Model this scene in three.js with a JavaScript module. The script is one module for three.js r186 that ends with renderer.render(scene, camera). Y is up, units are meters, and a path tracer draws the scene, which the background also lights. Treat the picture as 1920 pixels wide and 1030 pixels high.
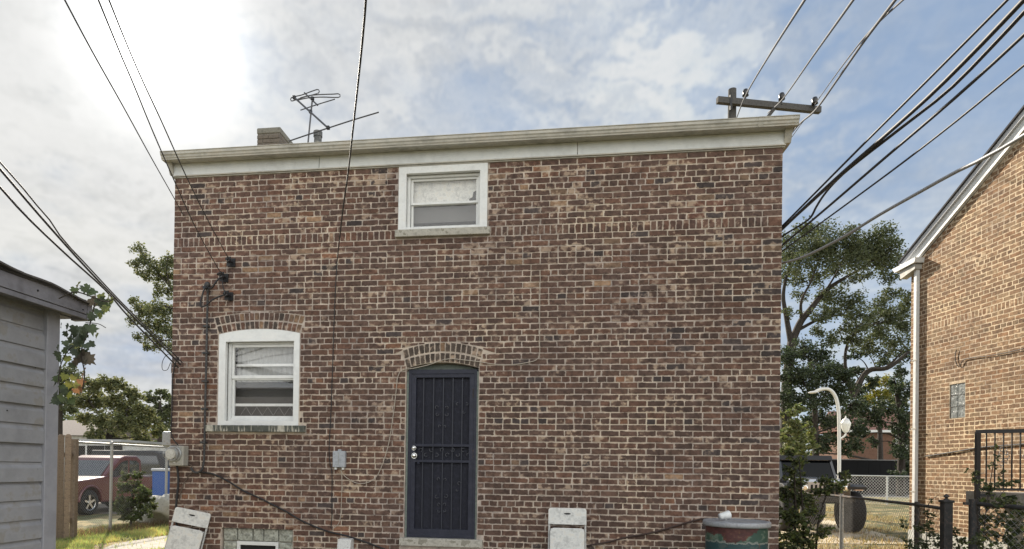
import * as THREE from 'three';
import { mergeGeometries } from 'three/addons/utils/BufferGeometryUtils.js';
import { RoundedBoxGeometry } from 'three/addons/geometries/RoundedBoxGeometry.js';

// ---------------------------------------------------------------- camera, sky, sun, exposure
const scene = new THREE.Scene();
const V = (x, y, z) => new THREE.Vector3(x, y, z);
const EYE = V(4.7095, 1.6, 7.2427), FOC = 1190.64, CX = 880, CY = 869, YAW = 0.13578, PIT = 0.00764, ROL = 0.0144;
const cb = (() => {
  const X1 = V(Math.cos(YAW), 0, -Math.sin(YAW)), S = V(Math.sin(YAW), 0, Math.cos(YAW));
  const Y1 = V(0, Math.cos(PIT), 0).addScaledVector(S, Math.sin(PIT)), B = V(0, -Math.sin(PIT), 0).addScaledVector(S, Math.cos(PIT));
  const c = Math.cos(ROL), s = Math.sin(ROL);
  return { R: X1.clone().multiplyScalar(c).addScaledVector(Y1, s), U: X1.clone().multiplyScalar(-s).addScaledVector(Y1, c), B };
})();
const FULLH = 2 * CY, FULLW = FULLH * 1920 / 1030;
const camera = new THREE.PerspectiveCamera(2 * Math.atan(CY / FOC) * 180 / Math.PI, FULLW / FULLH, 0.05, 2000);
camera.position.copy(EYE);
camera.quaternion.setFromRotationMatrix(new THREE.Matrix4().makeBasis(cb.R, cb.U, cb.B));
camera.setViewOffset(FULLW, FULLH, FULLW / 2 - CX, 0, 1920, 1030);
// the surveyed photograph: pixel -> ray -> real place
const ray = (x, y) => cb.R.clone().multiplyScalar((x - CX) / FOC).addScaledVector(cb.U, (CY - y) / FOC).sub(cb.B);
const at = (x, y, d) => EYE.clone().addScaledVector(ray(x, y), d);
const onZ = (x, y, z) => { const r = ray(x, y); return EYE.clone().addScaledVector(r, (z - EYE.z) / r.z); };
const onX = (x, y, X) => { const r = ray(x, y); return EYE.clone().addScaledVector(r, (X - EYE.x) / r.x); };
const onY = (x, y, Y) => { const r = ray(x, y); return EYE.clone().addScaledVector(r, (Y - EYE.y) / r.y); };

// seeded randomness and a tileable noise field
let seed = 7; const rnd = () => { seed = (seed + 0x6D2B79F5) | 0; let t = Math.imul(seed ^ (seed >>> 15), 1 | seed); t = (t + Math.imul(t ^ (t >>> 7), 61 | t)) ^ t; return ((t ^ (t >>> 14)) >>> 0) / 4294967296; };
const rr = (a, b) => a + (b - a) * rnd();
const NT = 512, noiseTile = (() => {
  const out = new Float32Array(NT * NT); let amp = 1, tot = 0;
  for (let per = 8; per <= 256; per *= 2, amp *= 0.62) {
    const g = new Float32Array(per * per); for (let i = 0; i < g.length; i++) g[i] = rnd();
    const k = per / NT; tot += amp;
    for (let y = 0; y < NT; y++) { const fy = y * k, iy = fy | 0, ty = fy - iy, sy = ty * ty * (3 - 2 * ty), y0 = (iy % per) * per, y1 = ((iy + 1) % per) * per;
      for (let x = 0; x < NT; x++) { const fx = x * k, ix = fx | 0, tx = fx - ix, sx = tx * tx * (3 - 2 * tx), x1 = (ix + 1) % per;
        const a = g[y0 + ix] + (g[y0 + x1] - g[y0 + ix]) * sx, b = g[y1 + ix] + (g[y1 + x1] - g[y1 + ix]) * sx; out[y * NT + x] += amp * (a + (b - a) * sy); } }
  }
  let m = 0, v = 0; for (const q of out) m += q; m /= out.length; for (const q of out) v += (q - m) ** 2; v = Math.sqrt(v / out.length);
  for (let i = 0; i < out.length; i++) out[i] = (out[i] - m) / v; return out;      // mean 0, deviation 1
})();
const nz = (u, v) => { u = (u - Math.floor(u)) * NT; v = (v - Math.floor(v)) * NT; const x = u | 0, y = v | 0, a = u - x, b = v - y, X = (x + 1) & 511, Y = (y + 1) & 511;
  return (noiseTile[(y & 511) * NT + (x & 511)] * (1 - a) + noiseTile[(y & 511) * NT + X] * a) * (1 - b) + (noiseTile[Y * NT + (x & 511)] * (1 - a) + noiseTile[Y * NT + X] * a) * b; };
const clamp = (x, a = 0, b = 1) => Math.min(b, Math.max(a, x)), sst = (a, b, x) => { x = clamp((x - a) / (b - a)); return x * x * (3 - 2 * x); }, mix = (a, b, t) => a + (b - a) * t;

const SUN = ray(300, 80).normalize(), BANK = ray(1240, 70).normalize(), BANK2 = cb.R.clone().setY(0).normalize();
{
  const W = 2048, H = 1024, data = new Float32Array(W * H * 4);
  for (let j = 0; j < H; j++) {
    const el = ((j + 0.5) / H - 0.5) * Math.PI, y = Math.sin(el), ce = Math.cos(el);
    for (let i = 0; i < W; i++) {
      const az = ((i + 0.5) / W - 0.5) * 2 * Math.PI, x = Math.cos(az) * ce, z = Math.sin(az) * ce, o = (j * W + i) * 4;
      const yy = Math.max(y, 0.0), k = 1 / (yy + 0.12), px = x * k, pz = z * k;
      const g = Math.acos(clamp(x * SUN.x + y * SUN.y + z * SUN.z, -1, 1)) * 180 / Math.PI;
      const hz = Math.exp(-yy * 4.2);
      let r = mix(0.245, 0.56, hz), gg = mix(0.365, 0.73, hz), b = mix(0.575, 0.93, hz);
      // cloud: broad sheets, thicker round the sun and away from the blue gap, plus small ripples
      const broad = nz(px * 0.055 + 0.13, pz * 0.055 + 0.4), mid = nz(px * 0.16 + 0.7, pz * 0.13 + 0.2), fine = nz(px * 0.55 + pz * 0.2, pz * 0.42 - px * 0.1 + 0.31);
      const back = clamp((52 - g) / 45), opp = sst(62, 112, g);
      const wu = px + 0.05 * nz(px * 0.9, pz * 0.9), wv = pz + 0.05 * nz(px * 0.9 + 0.5, pz * 0.9), puff = nz(wu * 0.95 + 0.2, wv * 1.25 + 0.1), rip = nz(wu * 2.1, wv * 2.6 + 0.7);
      const bank = Math.exp(-((((x - BANK.x) * BANK2.x + (z - BANK.z) * BANK2.z) / 0.30) ** 2) - (((x - BANK.x) * BANK2.z - (z - BANK.z) * BANK2.x) / 0.13) ** 2) * (y > 0 ? 1 : 0);
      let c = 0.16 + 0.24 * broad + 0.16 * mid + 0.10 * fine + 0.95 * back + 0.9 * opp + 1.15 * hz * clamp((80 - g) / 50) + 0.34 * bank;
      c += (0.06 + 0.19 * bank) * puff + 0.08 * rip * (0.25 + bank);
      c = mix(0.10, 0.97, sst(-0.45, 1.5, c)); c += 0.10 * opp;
      const ll = sst(0.25, 0.75, -(x * cb.R.x + z * cb.R.z)) * (1 - opp); c = Math.min(1, c + 0.3 * ll);      // a whiter bank of cloud on the left
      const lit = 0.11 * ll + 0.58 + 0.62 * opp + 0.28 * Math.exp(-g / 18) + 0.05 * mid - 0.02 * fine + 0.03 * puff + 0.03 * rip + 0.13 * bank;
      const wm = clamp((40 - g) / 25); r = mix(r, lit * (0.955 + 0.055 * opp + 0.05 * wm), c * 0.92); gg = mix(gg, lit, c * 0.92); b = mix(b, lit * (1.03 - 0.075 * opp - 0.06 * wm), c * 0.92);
      const soft = (x) => (x > 0.7 ? mix(0.68 + 0.165 * (1 - Math.exp(-(x - 0.68) / 0.165)), x, opp) : x);      // thin cloud round the sun evens out
      r = soft(r); gg = soft(gg); b = soft(b);
      const glow = 1.2 * Math.exp(-((g / 4.4) ** 2)) + 0.12 * Math.exp(-g / 11) + 7 * Math.exp(-((g / 2.2) ** 2));
      r += glow * 1.0; gg += glow; b += glow * 0.97;
      const warm = Math.exp(-yy * 6.5) * clamp((70 - g) / 50);        // cream band low under the sun
      r += 0.24 * warm * (0.6 + 0.4 * mid); gg += 0.19 * warm * (0.6 + 0.4 * mid); b += 0.04 * warm;
      const near = mix(0.556, 1, opp); r *= near; gg *= near; b *= near;      // unseen sky away from the sun made brighter than the view, filling the facade
      if (y < 0) { const f = sst(0, -0.15, y); r = mix(r, 0.16, f); gg = mix(gg, 0.15, f); b = mix(b, 0.13, f); }
      data[o] = r; data[o + 1] = gg; data[o + 2] = b; data[o + 3] = 1;
    }
  }
  const t = new THREE.DataTexture(data, W, H, THREE.RGBAFormat, THREE.FloatType);
  t.mapping = THREE.EquirectangularReflectionMapping; t.magFilter = t.minFilter = THREE.LinearFilter; t.wrapS = THREE.RepeatWrapping; t.needsUpdate = true;
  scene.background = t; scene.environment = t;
}
const sun = new THREE.DirectionalLight(new THREE.Color().setRGB(1, 0.9, 0.76), 5);
sun.position.copy(SUN).multiplyScalar(80).add(V(4, 0, -8)); sun.target.position.set(4, 0, -8); sun.castShadow = true; sun.shadow.radius = 2.5;
Object.assign(sun.shadow.camera, { left: -50, right: 50, top: 50, bottom: -50, near: 1, far: 260 }); sun.shadow.mapSize.set(4096, 4096);
scene.add(sun, sun.target);
const renderer = new THREE.WebGLRenderer({ antialias: true });
renderer.toneMapping = THREE.LinearToneMapping; renderer.toneMappingExposure = 1.8;
renderer.shadowMap.enabled = true;

// ---------------------------------------------------------------- helpers
const taken = {};
function numbered(n) { if (!(n in taken)) { taken[n] = 0; return n; } return n + '_' + String(++taken[n]).padStart(3, '0'); }
function tag(o, label, category, group, kind) { if (label) o.userData.label = label; if (category) o.userData.category = category; if (group) o.userData.group = group; if (kind) o.userData.kind = kind; return o; }
function thing(name, label, category, p = V(0, 0, 0), group) { const o = new THREE.Group(); o.name = numbered(name); o.position.copy(p); scene.add(o); return tag(o, label, category, group); }
function metres(g) {          // uv in metres, one plane per face
  const P = g.attributes.position, N = P.count, uv = new Float32Array(N * 2), a = V(), b = V(), c = V();
  for (let i = 0; i < N; i += 3) {
    a.fromBufferAttribute(P, i); b.fromBufferAttribute(P, i + 1); c.fromBufferAttribute(P, i + 2);
    const nx = Math.abs((b.y - a.y) * (c.z - a.z) - (b.z - a.z) * (c.y - a.y)), ny = Math.abs((b.z - a.z) * (c.x - a.x) - (b.x - a.x) * (c.z - a.z)), nq = Math.abs((b.x - a.x) * (c.y - a.y) - (b.y - a.y) * (c.x - a.x));
    [a, b, c].forEach((p, k) => { const o = (i + k) * 2; if (nx >= ny && nx >= nq) { uv[o] = p.z; uv[o + 1] = p.y; } else if (ny >= nq) { uv[o] = p.x; uv[o + 1] = p.z; } else { uv[o] = p.x; uv[o + 1] = p.y; } });
  }
  g.setAttribute('uv', new THREE.BufferAttribute(uv, 2)); return g;
}
function join(list, keepUV) {
  list = [list].flat(9).map((g) => { const q = g.index ? g.toNonIndexed() : g; for (const k of Object.keys(q.attributes)) if (!['position', 'normal', 'uv', 'color'].includes(k)) q.deleteAttribute(k); if (!q.attributes.normal) q.computeVertexNormals(); if (!keepUV) q.deleteAttribute('uv'); return q; });
  const g = list.length > 1 ? mergeGeometries(list) : list[0]; return keepUV ? g : metres(g);
}
function obj(name, geo, m, parent = scene, keepUV) {
  const o = new THREE.Mesh(join(geo, keepUV), m); o.name = parent === scene ? numbered(name) : name; o.castShadow = o.receiveShadow = true;
  parent.add(o); return o;
}
const mv = (g, x = 0, y = 0, z = 0, rx = 0, ry = 0, rz = 0) => { const m = new THREE.Matrix4().makeRotationFromEuler(new THREE.Euler(rx, ry, rz)); m.setPosition(x, y, z); return g.applyMatrix4(m); };
const box = (x0, x1, y0, y1, z0, z1) => new THREE.BoxGeometry(x1 - x0, y1 - y0, z1 - z0).translate((x0 + x1) / 2, (y0 + y1) / 2, (z0 + z1) / 2);
const rbox = (x0, x1, y0, y1, z0, z1, r = 0.006, s = 2) => new RoundedBoxGeometry(x1 - x0, y1 - y0, z1 - z0, s, r).translate((x0 + x1) / 2, (y0 + y1) / 2, (z0 + z1) / 2);
const UPV = V(0, 1, 0);
function rod(a, b, r, n = 8, r2 = r) { const d = b.clone().sub(a), g = new THREE.CylinderGeometry(r2, r, d.length(), n, 1); g.applyQuaternion(new THREE.Quaternion().setFromUnitVectors(UPV, d.normalize())); return g.translate((a.x + b.x) / 2, (a.y + b.y) / 2, (a.z + b.z) / 2); }
const tube = (pts, r, n = 6, seg) => new THREE.TubeGeometry(new THREE.CatmullRomCurve3(pts, false, 'centripetal'), seg || Math.max(8, pts.length * 5), r, n, false);
function bar(a, b, w, h, up = UPV) {       // a square bar from a to b, w across, h along up
  const d = b.clone().sub(a), L = d.length(), z = d.clone().normalize(), x = up.clone().cross(z).normalize(), y = z.clone().cross(x), g = new THREE.BoxGeometry(w, h, L);
  const m = new THREE.Matrix4().makeBasis(x, y, z); m.setPosition(a.clone().add(b).multiplyScalar(0.5)); return g.applyMatrix4(m);
}
const ext = (shape, depth, bevel = 0, seg = 12) => new THREE.ExtrudeGeometry(shape, { depth, bevelEnabled: bevel > 0, bevelThickness: bevel, bevelSize: bevel, bevelSegments: 2, curveSegments: seg });
const poly = (pts) => new THREE.Shape(pts.map((p) => new THREE.Vector2(p[0], p[1])));
const lin = (r, g, b) => [r, g, b].map((c) => { c /= 255; return c <= 0.04045 ? c / 12.92 : ((c + 0.055) / 1.055) ** 2.4; });
const enc = (c) => Math.round(255 * (c <= 0.0031308 ? 12.92 * c : 1.055 * Math.pow(clamp(c), 1 / 2.4) - 0.055));
function tex(w, h, fn, rep = [1, 1]) {      // fn(u, v) -> linear rgb
  const d = new Uint8Array(w * h * 4);
  for (let j = 0; j < h; j++) for (let i = 0; i < w; i++) { const c = fn((i + 0.5) / w, (j + 0.5) / h), o = (j * w + i) * 4; d[o] = enc(c[0]); d[o + 1] = enc(c[1]); d[o + 2] = enc(c[2]); d[o + 3] = 255; }
  return dtex(d, w, h, rep);
}
function dtex(d, w, h, rep = [1, 1]) { const t = new THREE.DataTexture(d, w, h); t.colorSpace = THREE.SRGBColorSpace; t.magFilter = THREE.LinearFilter; t.wrapS = t.wrapT = THREE.RepeatWrapping; t.repeat.set(rep[0], rep[1]); t.needsUpdate = true; return t; }
function htex(w, h, fn, rep = [1, 1]) { const d = new Uint8Array(w * h * 4); for (let j = 0; j < h; j++) for (let i = 0; i < w; i++) { const c = Math.round(255 * clamp(fn((i + 0.5) / w, (j + 0.5) / h))), o = (j * w + i) * 4; d[o] = d[o + 1] = d[o + 2] = c; d[o + 3] = 255; } const t = dtex(d, w, h, rep); t.colorSpace = THREE.NoColorSpace; return t; }
const bumpFine = htex(512, 512, (u, v) => 0.5 + 0.16 * nz(u, v), [1.6, 1.6]);
const mat = (rgb, rough = 0.7, o = {}) => { const m = new THREE.MeshStandardMaterial({ roughness: rough, ...o }); m.color.setRGB(...rgb); return m; };
// a paint or stone whose tone wanders: base colour, how much, size of the pattern in metres, second colour in patches
function worn(a, b, amount, size, rough = 0.8, o = {}) {
  const t = tex(512, 512, (u, v) => { const n = nz(u, v), f = nz(u * 3, v * 3), k = sst(0.6, 2.0, n + 0.5 * f) * amount, s = 1 + (0.10 * n + 0.06 * f) * (o.v ?? 1); return [0, 1, 2].map((c) => mix(a[c], b[c], k) * s); }, [1 / size, 1 / size]); delete o.v;
  return new THREE.MeshStandardMaterial({ map: t, roughness: rough, bumpMap: bumpFine, bumpScale: 0.002, ...o });
}
const M = {
  white: worn([0.68, 0.69, 0.68], [0.55, 0.53, 0.49], 0.4, 0.9, 0.5, { v: 0.4 }),
  vinyl: worn([0.70, 0.71, 0.70], [0.62, 0.61, 0.58], 0.3, 0.9, 0.4, { v: 0.3 }),
  alum: worn([0.45, 0.435, 0.39], [0.33, 0.30, 0.25], 0.6, 1.6, 0.5),
  frieze: worn([0.60, 0.62, 0.615], [0.55, 0.555, 0.53], 0.3, 1.7, 0.55, { v: 0.4 }),
  stone: worn([0.40, 0.38, 0.33], [0.16, 0.15, 0.12], 0.9, 0.5, 0.95, { bumpScale: 0.006 }),
  sill: new THREE.MeshStandardMaterial({ roughness: 0.95, bumpMap: bumpFine, bumpScale: 0.006, map: tex(512, 512, (u, v) => { const k = sst(0.1, -1.0, nz(u * 1.3, v * 0.25) * 0.8 + nz(u * 4, v * 0.6) * 0.5 + 0.15), s = 1 + 0.1 * nz(u * 3, v * 3); return [mix(0.085, 0.42, k) * s, mix(0.09, 0.40, k) * s, mix(0.078, 0.34, k) * s]; }, [1.1, 1.1]) }),
  iron: worn([0.011, 0.0135, 0.030], [0.020, 0.020, 0.03], 0.5, 0.4, 0.6),
  black: mat([0.014, 0.014, 0.016], 0.55), rubber: mat([0.018, 0.018, 0.02], 0.85),
  galv: worn([0.36, 0.37, 0.37], [0.22, 0.2, 0.17], 0.8, 0.4, 0.45, { metalness: 0.55 }),
  grey: mat([0.33, 0.34, 0.35], 0.5), chrome: mat([0.75, 0.75, 0.74], 0.2, { metalness: 1 }),
  concrete: worn([0.40, 0.37, 0.32], [0.24, 0.22, 0.18], 0.8, 1.3, 0.95),
  dark: mat([0.012, 0.012, 0.013], 0.9),
};
const glassM = (ior = 1.7) => new THREE.MeshPhysicalMaterial({ color: 0xffffff, transmission: 1, thickness: 0, roughness: 0.03, ior });
const G1 = glassM(1.5);

// ---------------------------------------------------------------- ground
const hGround = (x, z) => 0.16 * sst(-3.5, -0.5, z) * sst(-2.5, -0.3, x);     // the yard rises a little to the house
{
  const N = 90, pos = [], idx = [], c = [];
  const sp = (t) => Math.sign(t) * (Math.abs(t) * 30 + Math.pow(Math.abs(t), 6) * 900);
  for (let j = 0; j <= N; j++) for (let i = 0; i <= N; i++) { const x = 3 + sp(i / N * 2 - 1), z = -5 + sp(j / N * 2 - 1); pos.push(x, hGround(x, z), z); }
  for (let j = 0; j < N; j++) for (let i = 0; i < N; i++) { const a = j * (N + 1) + i, b = a + 1, d = a + N + 1, e = d + 1; idx.push(a, d, b, b, d, e); }
  const g = new THREE.BufferGeometry(); g.setAttribute('position', new THREE.Float32BufferAttribute(pos, 3)); g.setIndex(idx); g.computeVertexNormals();
  const t = tex(1024, 1024, (u, v) => { const n = nz(u, v), f = nz(u * 5, v * 5), q = nz(u * 2 + 0.3, v * 2); const dry = sst(-0.5, 1.0, n + 0.5 * q), s = 1 + 0.22 * f; return [mix(0.10, 0.30, dry) * s, mix(0.105, 0.235, dry) * s, mix(0.04, 0.115, dry) * s]; }, [1 / 6, 1 / 6]);
  const m = new THREE.MeshStandardMaterial({ map: t, roughness: 1, bumpMap: bumpFine, bumpScale: 0.03 });
  tag(obj('ground', g, m), 'uneven yard ground of soil and thin dry grass', null, null, 'structure');
}

// ---------------------------------------------------------------- brickwork
const WALLW = 7.1, WALLH = 5.3, PITCH = 0.2, COURSE = 0.0675;
function brickWall(o) {     // o: W, H (metres of the texture), res, place(u, v, w) -> Vector3, bricks [{q:[[u,v]x4], tone}], colours
  const { W, H, TW, TH } = o, d = new Uint8Array(TW * TH * 4), sx = TW / W, sy = TH / H;
  const mortarAt = (u, v) => { const n = nz(u * 0.23 + 0.1, v * 0.23), f = nz(u * 1.7, v * 1.7), s = 1 + 0.09 * n + 0.10 * f; return o.mortar.map((c, k) => c * s * (1 + (k === 2 ? -0.02 : 0.005) * n)); };
  for (let j = 0; j < TH; j++) for (let i = 0; i < TW; i++) { const c = mortarAt((i + 0.5) / sx, (j + 0.5) / sy), p = (j * TW + i) * 4; d[p] = enc(c[0]); d[p + 1] = enc(c[1]); d[p + 2] = enc(c[2]); d[p + 3] = 255; }
  for (const b of o.bricks) {
    const q = b.q, us = q.map((p) => p[0]), vs = q.map((p) => p[1]), i0 = Math.max(0, Math.floor((Math.min(...us) - 0.004) * sx)), i1 = Math.min(TW - 1, Math.ceil((Math.max(...us) + 0.004) * sx)), j0 = Math.max(0, Math.floor((Math.min(...vs) - 0.004) * sy)), j1 = Math.min(TH - 1, Math.ceil((Math.max(...vs) + 0.004) * sy));
    const ed = q.map((p, k) => { const r = q[(k + 1) % 4], L = Math.hypot(r[0] - p[0], r[1] - p[1]) || 1; return [p[0], p[1], (r[0] - p[0]) / L, (r[1] - p[1]) / L]; });
    const c = b.colour, ph = rnd(), smear = o.smear((us[0] + us[2]) / 2, (vs[0] + vs[2]) / 2) + rr(-0.35, 0.35);
    for (let j = j0; j <= j1; j++) for (let i = i0; i <= i1; i++) {
      const u = (i + 0.5) / sx, v = (j + 0.5) / sy; let e = 1; for (const [x, y, a, k] of ed) e = Math.min(e, a * (v - y) - k * (u - x));
      const f = nz(u * 2.3 + ph, v * 2.3), ff = nz(u * 7.1, v * 7.1 + ph), m = nz(u * 0.9, v * 1.1);
      if (e < 0.0026 * (0.4 + 0.5 * f)) continue;                              // ragged arris
      const s = clamp(1.12 + 0.15 * f + 0.10 * ff, 0.5, 1.7), k = clamp(sst(0.6, 1.4, smear + 0.22 * m + 0.42 * f + (e < 0.008 ? 0.22 : 0)) * 0.85), mo = mortarAt(u, v), p = (j * TW + i) * 4;
      for (let n = 0; n < 3; n++) d[p + n] = enc(mix(c[n] * s, mo[n] * o.smearTone[n], k));
    }
  }
  const t = dtex(d, TW, TH), bump = bumpFine.clone(); bump.repeat.set(W * 3, H * 3); bump.needsUpdate = true;
  const m = new THREE.MeshStandardMaterial({ map: t, roughness: 0.94, bumpMap: bump, bumpScale: 0.003 });
  const geo = (b) => {
    const q = b.q, cu = (q[0][0] + q[2][0]) / 2, cv = (q[0][1] + q[2][1]) / 2, f = b.face ?? rr(0.0, o.proud ?? 0.005), outer = [];
    for (let k = 0; k < 4; k++) { const p = q[k], n = q[(k + 1) % 4], l = q[(k + 3) % 4], cut = rr(0.004, 0.009);
      for (const r of [l, n]) { const L = Math.hypot(r[0] - p[0], r[1] - p[1]); outer.push([p[0] + (r[0] - p[0]) / L * cut + rr(-0.0012, 0.0012), p[1] + (r[1] - p[1]) / L * cut + rr(-0.0012, 0.0012)]); } }
    const inner = outer.map(([a, b2]) => { const L = Math.hypot(cu - a, cv - b2); return [a + (cu - a) / L * 0.0035, b2 + (cv - b2) / L * 0.0035]; });
    const pos = [], uv = [], put = (p, w) => { const P = o.place(p[0], p[1], w); pos.push(P.x, P.y, P.z); uv.push(p[0] / W, p[1] / H); }, tw = rr(-0.02, 0.02) * (o.tilt ?? 1), tv = rr(-0.03, 0.03) * (o.tilt ?? 1), fz = (p) => f + tw * (p[0] - cu) + tv * (p[1] - cv);
    for (let k = 1; k < 7; k++) { put(inner[0], fz(inner[0])); put(inner[k], fz(inner[k])); put(inner[k + 1], fz(inner[k + 1])); }
    for (let k = 0; k < 8; k++) { const n = (k + 1) % 8; put(outer[k], -0.014); put(outer[n], -0.014); put(inner[n], fz(inner[n])); put(outer[k], -0.014); put(inner[n], fz(inner[n])); put(inner[k], fz(inner[k])); }
    const g = new THREE.BufferGeometry(); g.setAttribute('position', new THREE.Float32BufferAttribute(pos, 3)); g.setAttribute('uv', new THREE.Float32BufferAttribute(uv, 2)); g.computeVertexNormals(); return g;
  };
  return { m, geo };
}
const rectQ = (u0, u1, v0, v1) => [[u0, v0], [u1, v0], [u1, v1], [u0, v1]];
function courses(rows, W, cut, pick) {        // rows [{y, h, type}] -> bricks; cut(y0, y1) -> [[x0, x1], ...] taken by openings
  const out = [];
  rows.forEach(({ y, h, type }, n) => {
    const y0 = y - h / 2, y1 = y + h / 2, holes = cut(y0, y1), step = type === 'stretcher' ? PITCH : type === 'header' ? PITCH / 2 : PITCH * 0.345;
    let x = W; const marks = [x], first = type === 'stretcher' ? (n % 2 ? PITCH : PITCH / 2) : type === 'header' ? (n % 4 < 2 ? PITCH : PITCH * 0.72) : PITCH * 0.72;
    for (let k = 0; x > 0.02; k++) { const p = Math.max(0, W - first - k * step); x = p < 0.02 ? 0 : p + rr(-0.0045, 0.0045); if (type === 'stretcher' && k && rnd() < 0.045) marks.push(x + step * rr(0.35, 0.65)); marks.push(x); }
    for (let i = 0; i + 1 < marks.length; i++) {
      let parts = [[marks[i + 1], marks[i]]];
      for (const [a, b] of holes) parts = parts.flatMap(([p, r]) => (r <= a || p >= b) ? [[p, r]] : [[p, Math.min(r, a)], [Math.max(p, b), r]].filter(([s, e]) => e - s > 0.001));
      for (const [p, r] of parts) { const j = 0.0058, u0 = p + (p <= 0 ? 0 : j * rr(0.7, 1.4)), u1 = r - (r >= W ? 0 : j * rr(0.7, 1.4)); if (u1 - u0 < 0.028) continue;
        const v0 = y0 + 0.0058 * rr(0.7, 1.35), v1 = y1 - 0.0058 * rr(0.7, 1.35), t = rr(-0.0022, 0.0022);
        out.push({ q: [[u0, v0 - t], [u1, v0 + t], [u1, v1 + t], [u0, v1 - t]], type, colour: pick((u0 + u1) / 2, y, type) }); }
    }
  });
  return out;
}
const tri = ([a, b, c], s) => [a * s, b * s, c * s];

// ---------------------------------------------------------------- the brick house
const house = thing('brick_house', 'brown brick two-storey house with a dark barred door and white eaves, filling the middle', 'house', V(0, 0, 0));
{
  const A1 = { c: 1.131, a: 0.517, v: 3.19, s: 0.056, ao: 0.583, vo: 3.392, so: 0.054, n: 18 }, A2 = { c: 3.388, a: 0.427, v: 2.757, s: 0.066, ao: 0.478, vo: 2.968, so: 0.088, n: 15 };
  const span = (A, y0) => { if (y0 > A.vo + A.so) return null; let w; if (y0 >= A.vo) w = A.ao * Math.sqrt(Math.max(0, 1 - (y0 - A.vo) / A.so)); else w = mix(A.a, A.ao, clamp((y0 - A.v) / (A.vo - A.v))); return [A.c - w, A.c + w]; };
  const cut = (y0, y1) => { const h = [], m = (y0 + y1) / 2;
    if (y1 > 2.09 && m < A1.v) h.push([0.607, 1.655]); if (m >= A1.v) { const s = span(A1, y1 - 0.016); if (s) h.push(s); }
    if (m < A2.v && y1 > 0.79) h.push([2.958, 3.818]); if (m >= A2.v) { const s = span(A2, y1 - 0.016); if (s) h.push(s); }
    if (y1 > 1.999 && y0 < 2.07) h.push([0.481, 1.745]); if (y1 > 4.285 && y0 < 4.36) h.push([2.808, 3.925]); if (y1 > 4.37) h.push([2.835, 3.887]);
    if (y1 > 0.69 && y0 < 0.78) h.push([2.916, 3.89]); if (y0 < 0.80 && y1 > 0.2) h.push([0.685, 1.605]); return h; };
  const rows = [];
  for (let k = -56; k <= 3; k++) rows.push({ y: 4.0338 + k * COURSE, h: COURSE, type: k % 7 === 0 ? 'header' : 'stretcher' });
  rows.push({ y: 4.3255, h: 0.111, type: 'rowlock' });
  for (let j = 0; j < 12; j++) rows.push({ y: 4.381 + COURSE * (j + 0.5), h: COURSE, type: j === 6 ? 'header' : 'stretcher' });
  // patches seen in the photograph: centre (pixels), reach (m), how much old mortar is smeared over the bricks, how orange
  const PATCH = [[1200, 575, 0.45, 0.34, 0.3], [990, 475, 0.5, 0.3, 0], [440, 935, 0.45, 0.32, 0.9], [640, 930, 0.25, 0.3, 0.4], [530, 990, 0.5, 0.12, 0.5], [1010, 335, 0.55, 0.25, 0.3], [1080, 365, 0.3, 0.3, 0.2], [1080, 1015, 0.4, 0.5, 0.1], [1215, 1015, 0.3, 0.4, -0.2], [590, 620, 0.2, 0.2, 0.4],
    [720, 340, 0.3, 0.4, 0.3], [900, 460, 0.35, 0.42, 0], [1350, 470, 0.35, 0.3, 0.2], [1360, 710, 0.2, 0.5, 0.1], [1330, 385, 0.3, 0.12, 1.2], [1290, 415, 0.3, 0.2, 0.3], [1230, 900, 0.4, 0.12, 0.1], [470, 700, 0.6, 0.05, 0.2], [840, 650, 0.45, 0.18, 0], [440, 380, 0.4, 0.25, 0.4], [520, 385, 0.4, 0.25, 0.3], [600, 470, 0.6, 0.16, 0.4], [390, 500, 0.5, 0.1, 0.3], [350, 560, 0.3, 0.1, 0.3], [1050, 570, 0.4, 0.24, 0.2], [920, 560, 0.3, 0.2, 0.1]].map(([x, y, r, s, w]) => { const p = onZ(x, y, 0); return [p.x, p.y, r, s, w]; });
  const field = (u, v, k) => { let s = 0; for (const p of PATCH) s += p[k] * Math.exp(-(((u - p[0]) / p[2]) ** 2 + ((v - p[1]) / (p[2] * 0.6)) ** 2)); return s; };
  const DARK = [[0.108, 0.060, 0.044], [0.094, 0.055, 0.042], [0.116, 0.069, 0.051], [0.100, 0.061, 0.047], [0.124, 0.066, 0.046], [0.086, 0.053, 0.042]], TAN = [[0.24, 0.15, 0.092], [0.20, 0.098, 0.058], [0.21, 0.135, 0.09], [0.18, 0.09, 0.055]], BLACK = [0.040, 0.030, 0.028];
  const pick = (u, v, type) => { const w = field(u, v, 4), n = nz(u * 0.11 + 0.3, v * 0.11), r = rnd();
    if (r < 0.02 + (type === 'header' ? 0.10 : 0) + (u > 5.9 ? 0.05 : 0)) return tri(BLACK, rr(1.0, 1.7));
    if (rnd() < 0.008 + 0.18 * Math.max(0, w) + (type === 'header' ? 0.03 : 0) + 0.01 * n) return tri(TAN[rnd() * 4 | 0], rr(0.7, 1.05));
    const c = DARK[rnd() * 6 | 0], s = rr(0.80, 1.06) * (1 + 0.05 * n); return [c[0] * s * (1 + 0.12 * Math.max(0, w)), c[1] * s, c[2] * s]; };
  const bricks = courses(rows.filter((r) => r.y < 5.16), WALLW, cut, pick);
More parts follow.
